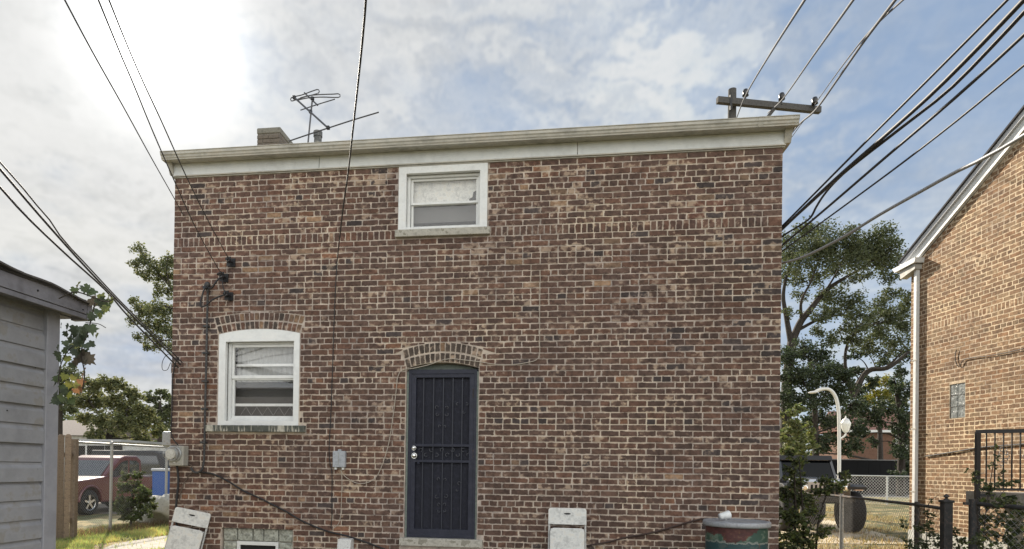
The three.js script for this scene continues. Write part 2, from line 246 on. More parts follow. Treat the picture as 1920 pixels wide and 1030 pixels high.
  for (const b of bricks) for (const A of [A1, A2]) { const oy = (u) => { const t = (u - A.c) / A.ao; return Math.abs(t) < 1 ? A.vo + A.so * (1 - t * t) + 0.008 : -1; };
    if (Math.abs((b.q[0][0] + b.q[1][0]) / 2 - A.c) < A.ao + 0.1 && b.q[2][1] > A.vo) for (const k of [0, 1]) b.q[k][1] = Math.min(b.q[3 - k][1] - 0.009, Math.max(b.q[k][1], oy(b.q[k][0]))); }
  const arches = [A1, A2].map((A) => { const list = [];
    for (let ring = 0; ring < 2; ring++) for (let i = 0; i < A.n; i++) {
      const P = (t, k) => [mix(A.c + A.a * t, A.c + A.ao * t, k), mix(A.v + A.s * (1 - t * t), A.vo + A.so * (1 - t * t), k)];
      const g = 0.10, t0 = -1 + 2 * (i + g) / A.n, t1 = -1 + 2 * (i + 1 - g) / A.n, k0 = ring ? 0.545 : 0.02, k1 = ring ? 0.975 : 0.455;
      list.push({ q: [P(t0, k0), P(t1, k0), P(t1, k1), P(t0, k1)], colour: rnd() < (A === A2 ? 0.14 : 0.10) ? tri(TAN[2 * (rnd() * 2 | 0)], 0.75) : A === A2 ? tri([0.070, 0.053, 0.042], rr(0.75, 1.3)) : tri(rnd() < 0.5 ? [0.056, 0.043, 0.036] : DARK[rnd() * 6 | 0], rr(0.75, 1.15)), face: rr(0.001, 0.005) });
    } return list; });
  const wall = brickWall({ W: WALLW, H: WALLH, TW: 2048, TH: 1530, mortar: [0.44, 0.372, 0.315], smearTone: [0.82, 0.72, 0.63], place: (u, v, w) => V(u, v, w), bricks: [...bricks, ...arches.flat()], smear: (u, v) => 0.02 + 1.35 * field(u, v, 3) + 0.10 * nz(u * 0.13, v * 0.2) });
  // mortar body with its openings
  const s = poly([[0, 0], [WALLW, 0], [WALLW, 5.3], [0, 5.3]]), arc = (A, y0) => { const p = new THREE.Path(); p.moveTo(A.c - A.a, y0); p.lineTo(A.c + A.a, y0); for (let i = 0; i <= 14; i++) { const t = 1 - i / 7; p.lineTo(A.c + A.a * t, A.v + A.s * (1 - t * t)); } p.closePath(); return p; };
  const hole = (a, b, c, e) => { const p = new THREE.Path(); p.moveTo(a, c); p.lineTo(b, c); p.lineTo(b, e); p.lineTo(a, e); p.closePath(); return p; };
  s.holes.push(arc(A1, 2.03), arc(A2, 0.74), hole(2.835, 3.887, 4.32, 5.16), hole(0.69, 1.6, 0.22, 0.832));
  const wg = ext(s, 0.225); wg.translate(0, 0, -0.2285); { const P = wg.attributes.position, uv = wg.attributes.uv; for (let i = 0; i < P.count; i++) uv.setXY(i, P.getX(i) / WALLW, P.getY(i) / WALLH); }
  const back = obj('back_wall', wg, wall.m, house, true);
  const depth = (b) => { const q = b.q, w = q[2][0] - q[0][0], p = V((q[0][0] + q[2][0]) / 2, q[0][1], 0).sub(EYE), v = -p.dot(cb.B); return w * (q[2][1] - q[0][1]) / (v * v); };
  const field1 = bricks.filter((b) => b.type !== 'rowlock' && b.q[0][1] > 0.64), low = bricks.filter((b) => b.type !== 'rowlock' && b.q[0][1] <= 0.64).map((b) => wall.geo(b));
  field1.sort((a, b) => depth(b) - depth(a));
  field1.slice(0, 290).forEach((b) => obj('brick', wall.geo(b), wall.m, house, true));
  tag(obj('brickwork', [...field1.slice(290).map((b) => wall.geo(b)), ...low], wall.m, house, true), null, null, null, 'stuff');
  const course = new THREE.Group(); course.name = 'rowlock_course'; house.add(course);
  for (const b of bricks) if (b.type === 'rowlock') obj('brick', wall.geo(b), wall.m, course, true);
  ['window_arch', 'door_arch'].forEach((n, i) => { const g = new THREE.Group(); g.name = n; house.add(g); for (const b of arches[i]) obj('brick', wall.geo(b), wall.m, g, true); });
  // sides, back, roof
  const side = wall.m.clone(); side.map = wall.m.map.clone(); side.map.repeat.set(1 / WALLW, 1 / WALLH); side.map.needsUpdate = true; side.bumpMap = bumpFine; 
  for (const x of [0.002, WALLW - 0.232]) obj('side_wall', ext(poly([[-0.233, 0], [-8, 0], [-8, 5.62], [-0.233, 5.3]]), 0.23).applyMatrix4(new THREE.Matrix4().makeBasis(V(0, 0, 1), V(0, 1, 0), V(-1, 0, 0))).translate(x + 0.23, 0, 0), side, house);
  obj('front_wall', box(0.232, WALLW - 0.232, 0, 5.6, -8, -7.77), side, house);
  const shingleDark = worn([0.10, 0.095, 0.09], [0.05, 0.048, 0.045], 0.7, 0.8, 0.95);
  const rp = (z) => 5.345 + (-z) * 0.04, rs = ext(poly([[0.1, rp(-0.1) - 0.005], [0.1, rp(-0.1) - 0.05], [-8.2, rp(8.2) - 0.05], [-8.2, rp(8.2)]]), WALLW + 0.2).applyMatrix4(new THREE.Matrix4().makeBasis(V(0, 0, 1), V(0, 1, 0), V(-1, 0, 0))).translate(WALLW + 0.1, 0, 0);
  obj('roof', rs, shingleDark, house);
  obj('attic_floor', box(0.24, WALLW - 0.24, 5.12, 5.2, -7.76, -0.24), M.stone, house);
  // eaves: frieze board in lengths, bed moulding, soffit, fascia, K-shaped gutter
  for (const [a, b] of [[-0.012, 1.86], [1.866, 4.9], [4.906, WALLW + 0.012]]) obj('frieze_board', rbox(a, b, 5.15, 5.292, -0.02, 0.022, 0.004), M.frieze, house);
  obj('bed_moulding', [rbox(-0.022, WALLW + 0.022, 5.132, 5.149, -0.02, 0.034, 0.005), rbox(-0.016, WALLW + 0.016, 5.120, 5.1315, -0.02, 0.016, 0.003)], M.alum, house);
  obj('soffit', box(-0.03, WALLW + 0.04, 5.293, 5.303, -0.02, 0.112), M.alum, house);
  obj('fascia_board', box(-0.04, WALLW + 0.06, 5.304, 5.345, 0.085, 0.111), M.alum, house);
  const gp = poly([[0, 0], [0.052, 0], [0.056, 0.012], [0.066, 0.022], [0.072, 0.040], [0.084, 0.052], [0.088, 0.078], [0.096, 0.082], [0.096, 0.088], [0.086, 0.088], [0.080, 0.056], [0.066, 0.044], [0.060, 0.026], [0.05, 0.006], [0.006, 0.006], [0.006, 0.088], [0, 0.088]]);
  const toX = new THREE.Matrix4().makeBasis(V(0, 0, 1), V(0, 1, 0), V(-1, 0, 0));
  const gut = obj('gutter', ext(gp, WALLW + 0.17).applyMatrix4(toX).translate(WALLW + 0.1, 5.276, 0.113), M.alum, house);
  obj('gutter_joint', ext(poly([[0.05, -0.003], [0.058, -0.003], [0.070, 0.020], [0.076, 0.038], [0.087, 0.050], [0.092, 0.078], [0.099, 0.084], [0.094, 0.084], [0.08, 0.056], [0.06, 0.022], [0.05, 0.004]]), 0.05).applyMatrix4(toX).translate(6.84, 5.276, 0.113), M.alum, gut);
  for (const x of [-0.07, WALLW + 0.1]) obj('gutter_cap', ext(poly([[0, 0], [0.054, 0], [0.074, 0.040], [0.086, 0.052], [0.094, 0.088], [0, 0.088]]), 0.003).applyMatrix4(toX).translate(x + 0.0015, 5.2765, 0.1135), M.alum, gut);
  for (const [x0, x1, z0] of [[-0.055, -0.003, 0.084], [WALLW + 0.003, WALLW + 0.075, 0.084]]) obj('eave_return', ext(poly([[0.023, 5.16], [z0, 5.29], [z0, 5.34], [-8, 5.64], [-8, 5.45], [-0.1, 5.16]]), x1 - x0).applyMatrix4(toX).translate(x1, 0, 0), M.alum, house);

  // ---- kitchen window (lower left)
  const w1 = new THREE.Group(); w1.name = 'kitchen_window'; house.add(w1);
  const arcShape = (inset, y0, a = A1.a) => { const p = new THREE.Shape(), aa = a - inset; p.moveTo(A1.c - aa, y0); p.lineTo(A1.c + aa, y0); for (let i = 0; i <= 14; i++) { const t = 1 - i / 7; p.lineTo(A1.c + aa * t, A1.v + A1.s * (1 - t * t) - inset); } p.closePath(); return p; };
  { const f = arcShape(0.004, 2.078); f.holes.push(hole(0.700, 1.578, 2.128, 3.098)); obj('frame', ext(f, 0.05, 0.003).translate(0, 0, -0.055), M.vinyl, w1);
    const f2 = poly([[0.702, 2.130], [1.576, 2.130], [1.576, 3.096], [0.702, 3.096]]); f2.holes.push(hole(0.738, 1.560, 2.165, 3.078)); obj('inner_frame', ext(f2, 0.04).translate(0, 0, -0.115), M.vinyl, w1);
    for (const [y0, y1, z] of [[2.66, 3.074, -0.108], [2.169, 2.672, -0.125]]) { const q = poly([[0.742, y0], [1.556, y0], [1.556, y1], [0.742, y1]]); q.holes.push(hole(0.766, 1.534, y0 + (y0 > 2.5 ? 0.035 : 0.03), y1 - 0.03)); const sh = obj('sash', ext(q, 0.026, 0.002).translate(0, 0, z - 0.013), M.vinyl, w1); obj('pane', box(0.764, 1.536, y0 + 0.02, y1 - 0.02, z - 0.006, z - 0.003), G1, sh); }
    for (const y of [2.83, 2.34]) obj('glazing_bar', rbox(0.76, 1.54, y - 0.017, y + 0.017, -0.165, -0.145, 0.004), M.vinyl, w1);
    // lace curtain with a zig-zag hem, drawn behind the glass
    const cur = (x0, x1, y0, y1, z, hem, m) => { const N = 60, K = 10, pos = [], idx = []; for (let j = 0; j <= K; j++) for (let i = 0; i <= N; i++) { const t = i / N, x = mix(x0, x1, t), low = y0 + (hem ? hem * Math.abs(((t * 5) % 1) - 0.5) * 2 : 0); pos.push(x, mix(y1, low, j / K), z + 0.010 * Math.sin(t * 74 + 0.8 * Math.sin(t * 13))); } for (let j = 0; j < K; j++) for (let i = 0; i < N; i++) { const a = j * (N + 1) + i; idx.push(a, a + N + 1, a + 1, a + 1, a + N + 1, a + N + 2); } const g = new THREE.BufferGeometry(); g.setAttribute('position', new THREE.Float32BufferAttribute(pos, 3)); g.setIndex(idx); g.computeVertexNormals(); return g; };
    const lace = mat([0.40, 0.405, 0.40], 0.95);
    obj('curtain', cur(0.75, 1.55, 2.63, 3.09, -0.205, 0, lace), lace, w1);
    const zig = []; for (let i = 0; i < 10; i++) { const x0 = 0.80 + i * 0.072; zig.push(bar(V(x0, i % 2 ? 2.32 : 2.215, -0.21), V(x0 + 0.072, i % 2 ? 2.215 : 2.32, -0.21), 0.005, 0.005, V(0, 0, 1))); }
    obj('curtain_hem', zig, mat([0.2, 0.2, 0.195], 0.9), w1);
    obj('painted_room_shade', box(0.62, 1.65, 2.05, 3.2, -0.30, -0.26), mat([0.06, 0.059, 0.057], 0.95), w1); }  // dark backing sheet, its colour painted as the unlit room
  obj('window_sill', rbox(0.482, 1.744, 1.997, 2.077, -0.19, 0.055, 0.008), M.sill, house);

  // ---- bedroom window (upper)
  const w2 = new THREE.Group(); w2.name = 'bedroom_window'; house.add(w2);
  { const f = poly([[2.84, 4.372], [3.883, 4.372], [3.883, 5.118], [2.84, 5.118]]); f.holes.push(hole(2.925, 3.80, 4.405, 5.04)); obj('frame', ext(f, 0.045, 0.003).translate(0, 0, -0.04), M.white, w2);
    const f2 = poly([[2.927, 4.407], [3.798, 4.407], [3.798, 5.038], [2.927, 5.038]]); f2.holes.push(hole(2.962, 3.772, 4.425, 5.01)); obj('inner_frame', ext(f2, 0.04).translate(0, 0, -0.095), M.vinyl, w2);
    for (const [y0, y1, z] of [[4.705, 5.006, -0.10], [4.429, 4.72, -0.118]]) { const q = poly([[2.966, y0], [3.768, y0], [3.768, y1], [2.966, y1]]); q.holes.push(hole(2.99, 3.745, y0 + 0.022, y1 - 0.02)); const sh = obj('sash', ext(q, 0.024, 0.002).translate(0, 0, z - 0.012), M.vinyl, w2); obj('pane', box(2.988, 3.747, y0 + 0.02, y1 - 0.018, z - 0.006, z - 0.003), G1, sh); }
    const torn = new THREE.Shape(); torn.moveTo(2.93, 4.713); torn.lineTo(3.62, 4.713); torn.lineTo(3.66, 4.735); torn.lineTo(3.65, 4.78); torn.lineTo(3.69, 4.80); torn.lineTo(3.70, 4.86); torn.lineTo(3.74, 4.88); torn.lineTo(3.73, 4.93); torn.lineTo(3.76, 4.95); torn.lineTo(3.76, 5.06); torn.lineTo(2.93, 5.06); torn.closePath();
    obj('roller_blind', ext(torn, 0.002).translate(0, 0, -0.16), worn([0.60, 0.60, 0.57], [0.45, 0.42, 0.36], 0.6, 0.4, 0.9), w2);
    obj('curtain', [box(2.93, 3.80, 4.545, 5.08, -0.192, -0.189), box(2.93, 3.80, 4.525, 4.544, -0.195, -0.186)], mat([0.105, 0.103, 0.10], 0.95), w2);
    obj('lower_pane_block', rbox(2.95, 3.44, 4.34, 4.49, -0.25, -0.21, 0.01), mat([0.075, 0.075, 0.085], 0.9), w2);  // bluish-grey block giving the lower pane its darker band
    obj('painted_room_shade', box(2.84, 3.88, 4.33, 5.11, -0.30, -0.26), M.dark, w2); }  // near-black sheet painted in place of the dim bedroom
  obj('window_sill', rbox(2.809, 3.924, 4.284, 4.369, -0.19, 0.05, 0.008), M.stone, house);

  // ---- back door with its iron security door
  const door = new THREE.Group(); door.name = 'security_door'; house.add(door);
  { const zd = -0.05, D = (X, Y) => onZ(700 + X / 2.396, 600 + Y / 2.396, zd), green = worn([0.16, 0.19, 0.17], [0.09, 0.10, 0.09], 0.8, 0.4, 0.7);
    const x0 = 2.972, x1 = 3.804, top = 2.742, bot = 0.785;
    const hd = new THREE.Shape(); hd.moveTo(A2.c - A2.a + 0.004, top - 0.02); hd.lineTo(A2.c + A2.a - 0.004, top - 0.02); for (let i = 0; i <= 14; i++) { const t = 1 - i / 7; hd.lineTo(A2.c + (A2.a - 0.004) * t, A2.v + A2.s * (1 - t * t) - 0.004); } hd.closePath();
    obj('head_panel', ext(hd, 0.03).translate(0, 0, -0.15), green, door);
    for (const [a, b] of [[A2.c - A2.a + 0.002, x0 + 0.012], [x1 - 0.012, A2.c + A2.a - 0.002]]) obj('jamb', box(a, b, bot - 0.02, top - 0.022, -0.15, -0.03), green, door);
    const fr = poly([[x0 + 0.013, bot], [x1 - 0.013, bot], [x1 - 0.013, top - 0.001], [x0 + 0.013, top - 0.001]]); fr.holes.push(hole(x0 + 0.042, x1 - 0.042, bot + 0.03, top - 0.045)); obj('frame', ext(fr, 0.04, 0.004).translate(0, 0, zd - 0.03), M.iron, door);
    const lx0 = x0 + 0.045, lx1 = x1 - 0.045, ly0 = bot + 0.033, ly1 = top - 0.048, st = 0.052;
    const leaf = poly([[lx0, ly0], [lx1, ly0], [lx1, ly1], [lx0, ly1]]), midY0 = D(0, 632).y, midY1 = D(0, 562).y; leaf.holes.push(hole(lx0 + st, lx1 - st, ly0 + 0.06, midY0 - 0.012), hole(lx0 + st, lx1 - st, midY0 + 0.012, midY1 - 0.012), hole(lx0 + st, lx1 - st, midY1 + 0.012, ly1 - 0.04));
    obj('door_frame', ext(leaf, 0.028, 0.003).translate(0, 0, zd - 0.024), M.iron, door);
    obj('mesh_panel', box(lx0 + 0.02, lx1 - 0.02, ly0 + 0.02, ly1 - 0.02, zd - 0.036, zd - 0.031), worn([0.008, 0.009, 0.019], [0.014, 0.015, 0.026], 0.8, 0.25, 0.8), door);
    for (const X of [223, 268, 312, 355, 397]) { const p = D(X, 500); obj('bar', box(p.x - 0.006, p.x + 0.006, ly0 + 0.055, ly1 - 0.035, zd - 0.018, zd - 0.006), mat([0.018, 0.021, 0.034], 0.5), door); }
    const sc = (X, Y, r, turn, flip = 1) => { const p = D(X, Y); return mv(new THREE.TorusGeometry(r, 0.0045, 5, 16, 4.4), p.x, p.y, zd + 0.002, 0, flip < 0 ? Math.PI : 0, turn); };
    const curls = [[285, 393, .017, 0, 1], [330, 395, .017, 0, -1], [288, 425, .017, 2.2, 1], [330, 425, .017, 2.2, -1], [297, 478, .013, 0, 1], [320, 480, .013, 0, -1], [378, 378, .014, 1, 1], [420, 378, .014, 1, -1], [407, 415, .014, 2, 1], [292, 715, .015, 0, 1], [322, 718, .015, 0, -1], [285, 795, .018, 1.6, 1], [327, 792, .018, 1.6, -1], [294, 830, .015, 0, 1], [320, 830, .015, 0, -1], [294, 860, .014, 2, 1], [320, 858, .014, 2, -1], [386, 735, .018, .5, 1], [376, 765, .013, 2, 1]];
    const scm = mat([0.045, 0.047, 0.058], 0.45); for (const c of curls) obj('scroll', sc(...c), scm, door);
    for (let i = 0; i < 10; i++) obj('scroll', sc(212 + i * 24, 585 + (i % 2 ? 22 : 0), 0.020, i * 1.3, i % 2 ? 1 : -1), scm, door);
    const kn = (X, Y, r) => { const p = D(X, Y); return [new THREE.SphereGeometry(r, 14, 10).scale(1, 1, 0.7).translate(p.x, p.y, zd + 0.035), rod(V(p.x, p.y, zd), V(p.x, p.y, zd + 0.012), r * 1.25, 14), rod(V(p.x, p.y, zd), V(p.x, p.y, zd + 0.03), r * 0.5, 10)]; };
    obj('deadbolt', kn(183, 577, 0.021), M.chrome, door); obj('knob', kn(184, 611, 0.027), M.chrome, door);
    obj('key_cover', kn(203, 645, 0.012), M.iron, door);
    for (const Y of [330, 600, 870]) { const p = D(447, Y); obj('hinge', [rod(V(p.x + 0.006, p.y - 0.05, zd + 0.004), V(p.x + 0.006, p.y + 0.05, zd + 0.004), 0.008, 8), box(p.x - 0.02, p.x + 0.004, p.y - 0.045, p.y + 0.045, zd - 0.004, zd + 0.006)], worn([0.03, 0.028, 0.03], [0.13, 0.06, 0.035], 1, 0.12, 0.8), door); }
    obj('painted_room_shade', box(2.97, 3.81, 0.76, 2.80, -0.22, -0.19), M.dark, door); }  // near-black sheet painted as the darkness behind the door
  obj('door_sill', rbox(2.918, 3.888, 0.69, 0.779, -0.19, 0.06, 0.008), M.stone, house);
  obj('stoop', [0, 1, 2].map((i) => rbox(2.75, 4.05, hGround(3, 0.5) - 0.1, 0.53 - i * 0.17, 0.008 + i * 0.28, 0.80 - 0 + i * 0.28, 0.012)), M.concrete, house);

  // ---- basement window of glass blocks with a vent in it
  const bw = new THREE.Group(); bw.name = 'basement_window'; house.add(bw);
  { const X = [417.3, 444, 473, 493.2, 521.3, 549].map((x) => onZ(x, 1005, -0.02).x), ym = [0.832, 0.672, 0.512, 0.352, 0.222];
    obj('mortar', box(0.692, 1.598, 0.222, 0.831, -0.16, -0.055), M.stone, bw);
    const gb = new THREE.MeshPhysicalMaterial({ roughness: 0.22, bumpMap: bumpFine, bumpScale: 0.012, specularIntensity: 1, map: tex(256, 256, (u, v) => { const n = nz(u, v), k = 0.32 + 0.07 * n; return [k * 0.97, k, k * 0.87]; }, [4, 4]) });
    for (let r = 0; r < 4; r++) for (let i = 0; i < 5; i++) if (r === 0 || i === 0 || i === 4) obj('glass_block', rbox(Math.max(0.697, X[i] + 0.006), Math.min(1.594, X[i + 1] - 0.006), ym[r + 1] + 0.006, ym[r] - 0.006, -0.13, -0.03, 0.012, 3), gb, bw);
    const vx0 = X[1] + 0.004, vx1 = X[4] - 0.004, f = poly([[vx0, 0.225], [vx1, 0.225], [vx1, 0.668], [vx0, 0.668]]); f.holes.push(hole(vx0 + 0.03, vx1 - 0.025, 0.26, 0.632)); obj('vent_frame', ext(f, 0.06, 0.004).translate(0, 0, -0.085), M.vinyl, bw);
    obj('vent_dark_panel', box(vx0 + 0.01, vx1 - 0.01, 0.25, 0.64, -0.053, -0.048), M.dark, bw); }  // solid dark panel painted as the black vent opening

  // ---- chimney and vent pipe
  { const z = -2.6, a = onZ(482, 268, z), b = onZ(524.7, 238, z), top = b.y, cap = top - 0.10, ch = new THREE.Group(); ch.name = 'chimney'; house.add(ch); const d0 = z - 0.52;
    const cbk = worn([0.155, 0.13, 0.105], [0.08, 0.07, 0.06], 0.8, 0.4, 0.95), cm = worn([0.19, 0.17, 0.145], [0.13, 0.115, 0.10], 0.6, 0.5, 0.95);
    obj('stack', box(a.x + 0.004, b.x - 0.004, 5.3, cap, d0 + 0.004, z - 0.004), cm, ch);
    for (let y = 5.36, r = 0; y + 0.06 < cap; y += 0.07, r++) { let x = a.x - 0.004; const w = (b.x - a.x + 0.008), ws = r % 2 ? [0.5, 0.5] : [0.26, 0.48, 0.26]; for (const k of ws) { obj('brick', rbox(x + 0.004, x + w * k - 0.004, y, y + 0.058, z - 0.08, z + 0.004 + rr(0, 0.006), 0.006), cbk, ch); x += w * k; } let zz = z; for (const k of r % 2 ? [0.5, 0.5] : [0.3, 0.4, 0.3]) { obj('brick', rbox(b.x - 0.08, b.x + rr(0, 0.006), y, y + 0.058, zz - 0.52 * k + 0.005, zz - 0.085 * (zz === z ? 1 : 0) - 0.004, 0.006), cbk, ch); zz -= 0.52 * k; } }
    obj('cap', rbox(a.x - 0.008, b.x + 0.012, cap, top, d0 - 0.01, z + 0.012, 0.02), worn([0.21, 0.20, 0.17], [0.11, 0.10, 0.085], 0.8, 0.4, 0.95), ch); }
  { const a = onZ(588, 255, -1.3), b = onZ(604, 250, -1.3), c = (a.x + b.x) / 2, r = (b.x - a.x) / 2, vp = obj('vent_pipe', [rod(V(c, 5.3, -1.3), V(c, b.y + 0.02, -1.3), r * 0.86, 18), rod(V(c, b.y - 0.05, -1.3), V(c, b.y + 0.023, -1.3), r, 18)], worn([0.12, 0.125, 0.125], [0.2, 0.19, 0.17], 0.7, 0.3, 0.7), house); }
}

// ---------------------------------------------------------------- the tan brick house on the right
const nb = (() => {
  const C = at(1706, 888, 11.3), dir = ray(850, 885); dir.y = 0; dir.normalize(); const along = dir.clone().multiplyScalar(-1), out = V(-along.z, 0, along.x);   // along runs towards the camera
  if (out.x > 0) out.multiplyScalar(-1);
  const hit = (x, y, w = 0) => { const r = ray(x, y), p0 = C.clone().addScaledVector(out, w), t = p0.clone().sub(EYE).dot(out) / r.dot(out), p = EYE.clone().addScaledVector(r, t); return { u: p.clone().sub(C).dot(along), v: p.y, p }; };
  const place = (u, v, w) => V(C.x, 0, C.z).addScaledVector(along, u).addScaledVector(out, w).setY(v);
  return { C, along, out, hit, place };
})();
const tanHouse = thing('tan_brick_house', 'sunlit tan brick house with a white gable edge and downspout on the right', 'house');
{
  const { hit, place, out, along } = nb, U = 7.4, RU = 3.7, e0 = hit(1704, 510), e1 = hit(1920, 250), slope = (e1.v - e0.v) / (e1.u - e0.u), rake = (u) => e0.v + slope * (u - e0.u), TOP = Math.min(8.9, rake(RU) + 0.05);
  const vr = hit(1790, 694).v; // a header course in the photograph fixes the phase
  const rl = hit(1830, 589).v, rows = [];
  for (let y = rl - 0.0893, n = 0; y > 0.62; y -= 0.0675, n++) rows.push({ y, h: 0.0675, type: n % 7 === 3 ? 'header' : 'stretcher' });
  rows.push({ y: rl, h: 0.111, type: 'rowlock' });
  for (let y = rl + 0.0893, n = 0; y < TOP - 0.1; y += 0.0675, n++) rows.push({ y, h: 0.0675, type: n % 7 === 3 ? 'header' : 'stretcher' });
  const g0 = hit(1781, 722), g1 = hit(1810, 783), G = [g0.u, g1.u, g1.v, g0.v + 0.0];
  const T = [[0.205, 0.123, 0.066], [0.185, 0.112, 0.062], [0.22, 0.135, 0.074], [0.19, 0.105, 0.053], [0.165, 0.10, 0.056], [0.21, 0.14, 0.08]];
  const cut = (y0, y1) => { const h = []; if (y1 > G[2] && y0 < G[3]) h.push([G[0], G[1]]); const lim = (y1 - e0.v) / slope + e0.u; if (lim > 0) h.push([-1, Math.min(U, lim + 0.02)], [Math.max(0, 2 * RU - lim - 0.02), U + 1]); return h; };
  const bricks = courses(rows, U, cut, (u, v, t) => { const c = T[rnd() * 6 | 0], s = rr(0.92, 1.12) * (t === 'header' ? 0.78 : 1); return tri(c, s); });
  const wall = brickWall({ W: U, H: TOP, TW: 1740, TH: 1980, mortar: [0.56, 0.45, 0.32], smearTone: [0.85, 0.8, 0.75], place, bricks, proud: 0.0018, tilt: 0.12, smear: (u, v) => -0.10 + 0.12 * nz(u * 0.2, v * 0.2) });
  // mortar body
  const sh = new THREE.Shape(); sh.moveTo(0, 0.62); sh.lineTo(U, 0.62); sh.lineTo(U, e0.v); sh.lineTo(2 * RU - Math.max(0, e0.u), e0.v); sh.lineTo(RU, rake(RU)); sh.lineTo(Math.max(0, e0.u), e0.v); sh.lineTo(0, e0.v); sh.closePath();
  const ho = new THREE.Path(); ho.moveTo(G[0], G[2]); ho.lineTo(G[1], G[2]); ho.lineTo(G[1], G[3]); ho.lineTo(G[0], G[3]); ho.closePath(); sh.holes.push(ho);
  const basis = new THREE.Matrix4().makeBasis(along, UPV, along.clone().cross(UPV)), w = along.clone().cross(UPV).dot(out); basis.setPosition(nb.C.x, 0, nb.C.z);
  const slab = (shape, w0, w1) => { const d = w1 - w0, g = ext(shape, d); g.translate(0, 0, w > 0 ? w0 : -w1); return g.applyMatrix4(basis); };
  const uvw = (g) => { const P = g.attributes.position, uv = new Float32Array(P.count * 2), q = V(); for (let i = 0; i < P.count; i++) { q.fromBufferAttribute(P, i).sub(nb.C); uv[i * 2] = q.dot(along) / U; uv[i * 2 + 1] = P.getY(i) / TOP; } g.setAttribute('uv', new THREE.BufferAttribute(uv, 2)); return g; };
  obj('gable_wall', uvw(slab(sh, -0.25, -0.0004)), wall.m, tanHouse, true);
  const score = (b) => { const p = place((b.q[0][0] + b.q[2][0]) / 2, b.q[0][1], 0).sub(EYE), d = -p.dot(cb.B), x = p.dot(cb.R) / d * FOC + CX, y = CY - p.dot(cb.U) / d * FOC; return (x > 1925 || y > 1035 || y < -5 ? 0.001 : 1) * (b.q[2][0] - b.q[0][0]) / (d * d); };
  const sorted = bricks.map((b) => [score(b), b]).sort((a, b) => b[0] - a[0]).map((a) => a[1]);
  sorted.slice(0, 290).forEach((b) => obj('brick', wall.geo(b), wall.m, tanHouse, true));
  tag(obj('brickwork', sorted.slice(290).map((b) => wall.geo(b)), wall.m, tanHouse, true), null, null, null, 'stuff');
  // the house behind the gable wall
  const R = (a, b, y0, y1, w0, w1) => slab(poly([[a, y0], [b, y0], [b, y1], [a, y1]]), w0, w1);
  obj('street_wall', R(0, 0.25, 0, e0.v - 0.02, -8, -0.252), wall.m, tanHouse, false); obj('rear_wall', R(U - 0.25, U, 0, e0.v - 0.02, -8, -0.252), wall.m, tanHouse, false);
  obj('foundation', slab(poly([[0, 0], [U, 0], [U, 0.618], [0, 0.618]]), -0.25, 0.02), worn([0.52, 0.52, 0.48], [0.3, 0.3, 0.27], 0.6, 0.6, 0.9), tanHouse);
  const ul = -0.16, ur = 2 * RU + 0.16, uy = rake(ul), ut = rake(RU), band = (a, b) => poly([[ul, uy + a], [RU, ut + a], [ur, uy + a], [ur, uy + b], [RU, ut + b], [ul, uy + b]]);
  obj('rake_board', slab(band(-0.02, 0.13), 0.004, 0.06), M.white, tanHouse);
  obj('rake_trim', slab(band(0.132, 0.215), 0.0, 0.10), mat([0.5, 0.51, 0.53], 0.6), tanHouse);
  obj('roof', slab(band(0.218, 0.25), -8, 0.13), worn([0.055, 0.055, 0.06], [0.03, 0.03, 0.032], 0.7, 0.6, 0.95), tanHouse);
  // boxed eave and gutter seen end on, downspout
  const q = (x, y, w2) => hit(x, y, w2), eb = hit(1743, 500, 0.16), ea = hit(1686, 512, 0.16);
  obj('eave_box', slab(poly([[-0.10, e0.v - 0.13], [0.26, e0.v - 0.05], [0.26, e0.v + 0.03], [-0.12, e0.v + 0.02]]), 0.003, 0.13), M.alum, tanHouse);
  obj('gutter', slab(poly([[-0.20, e0.v + 0.02], [0.30, e0.v + 0.05], [0.32, e0.v + 0.13], [-0.26, e0.v + 0.10]]), 0.0, 0.17), M.white, tanHouse);
  const dx = hit(1717.5, 700, 0.05).u, dsp = rbox(-0.036, 0.036, 0.45, e0.v, -0.03, 0.03, 0.008).applyMatrix4(new THREE.Matrix4().makeBasis(along, UPV, along.clone().cross(UPV)).setPosition(place(dx, 0, 0.045)));
  const ds = obj('downspout', dsp, M.white, tanHouse);
  for (const y of [1.3, 2.4, 3.6]) { const p = place(dx, y, 0.079); obj('strap', box(-0.06, 0.06, -0.012, 0.012, -0.002, 0.002).applyMatrix4(new THREE.Matrix4().makeBasis(along, UPV, along.clone().cross(UPV)).setPosition(p)), M.alum, ds); }
  // glass block window
  const gw = new THREE.Group(); gw.name = 'glass_block_window'; tanHouse.add(gw);
  obj('mortar', R(G[0], G[1], G[2], G[3], -0.12, -0.03), M.white, gw);
  const gb = new THREE.MeshPhysicalMaterial({ roughness: 0.25, bumpMap: bumpFine, bumpScale: 0.01, map: tex(128, 128, (u, v) => { const k = 0.24 + 0.04 * nz(u, v); return [k * 0.95, k * 1.02, k]; }, [4, 4]) });
  for (let r = 0; r < 3; r++) for (let c = 0; c < 2; c++) { const a = mix(G[0], G[1], c / 2) + 0.009, b = mix(G[0], G[1], (c + 1) / 2) - 0.009, y0 = mix(G[2], G[3], r / 3) + 0.009, y1 = mix(G[2], G[3], (r + 1) / 3) - 0.009; obj('glass_block', R(a, b, y0, y1, -0.05, -0.012), gb, gw); }
  // telephone wire along the wall and its hanging loose end
  const W2 = (x, y) => hit(x, y, 0.02).p;
  tag(obj('wall_wire', tube([W2(1920, 654), W2(1885, 662), W2(1850, 668), W2(1820, 672), W2(1806, 676), W2(1799, 688), W2(1793, 680), W2(1792, 664), W2(1794, 656)], 0.006, 5), M.black), 'thin dark wire with a hooked loose end on the tan brick gable', 'wire');
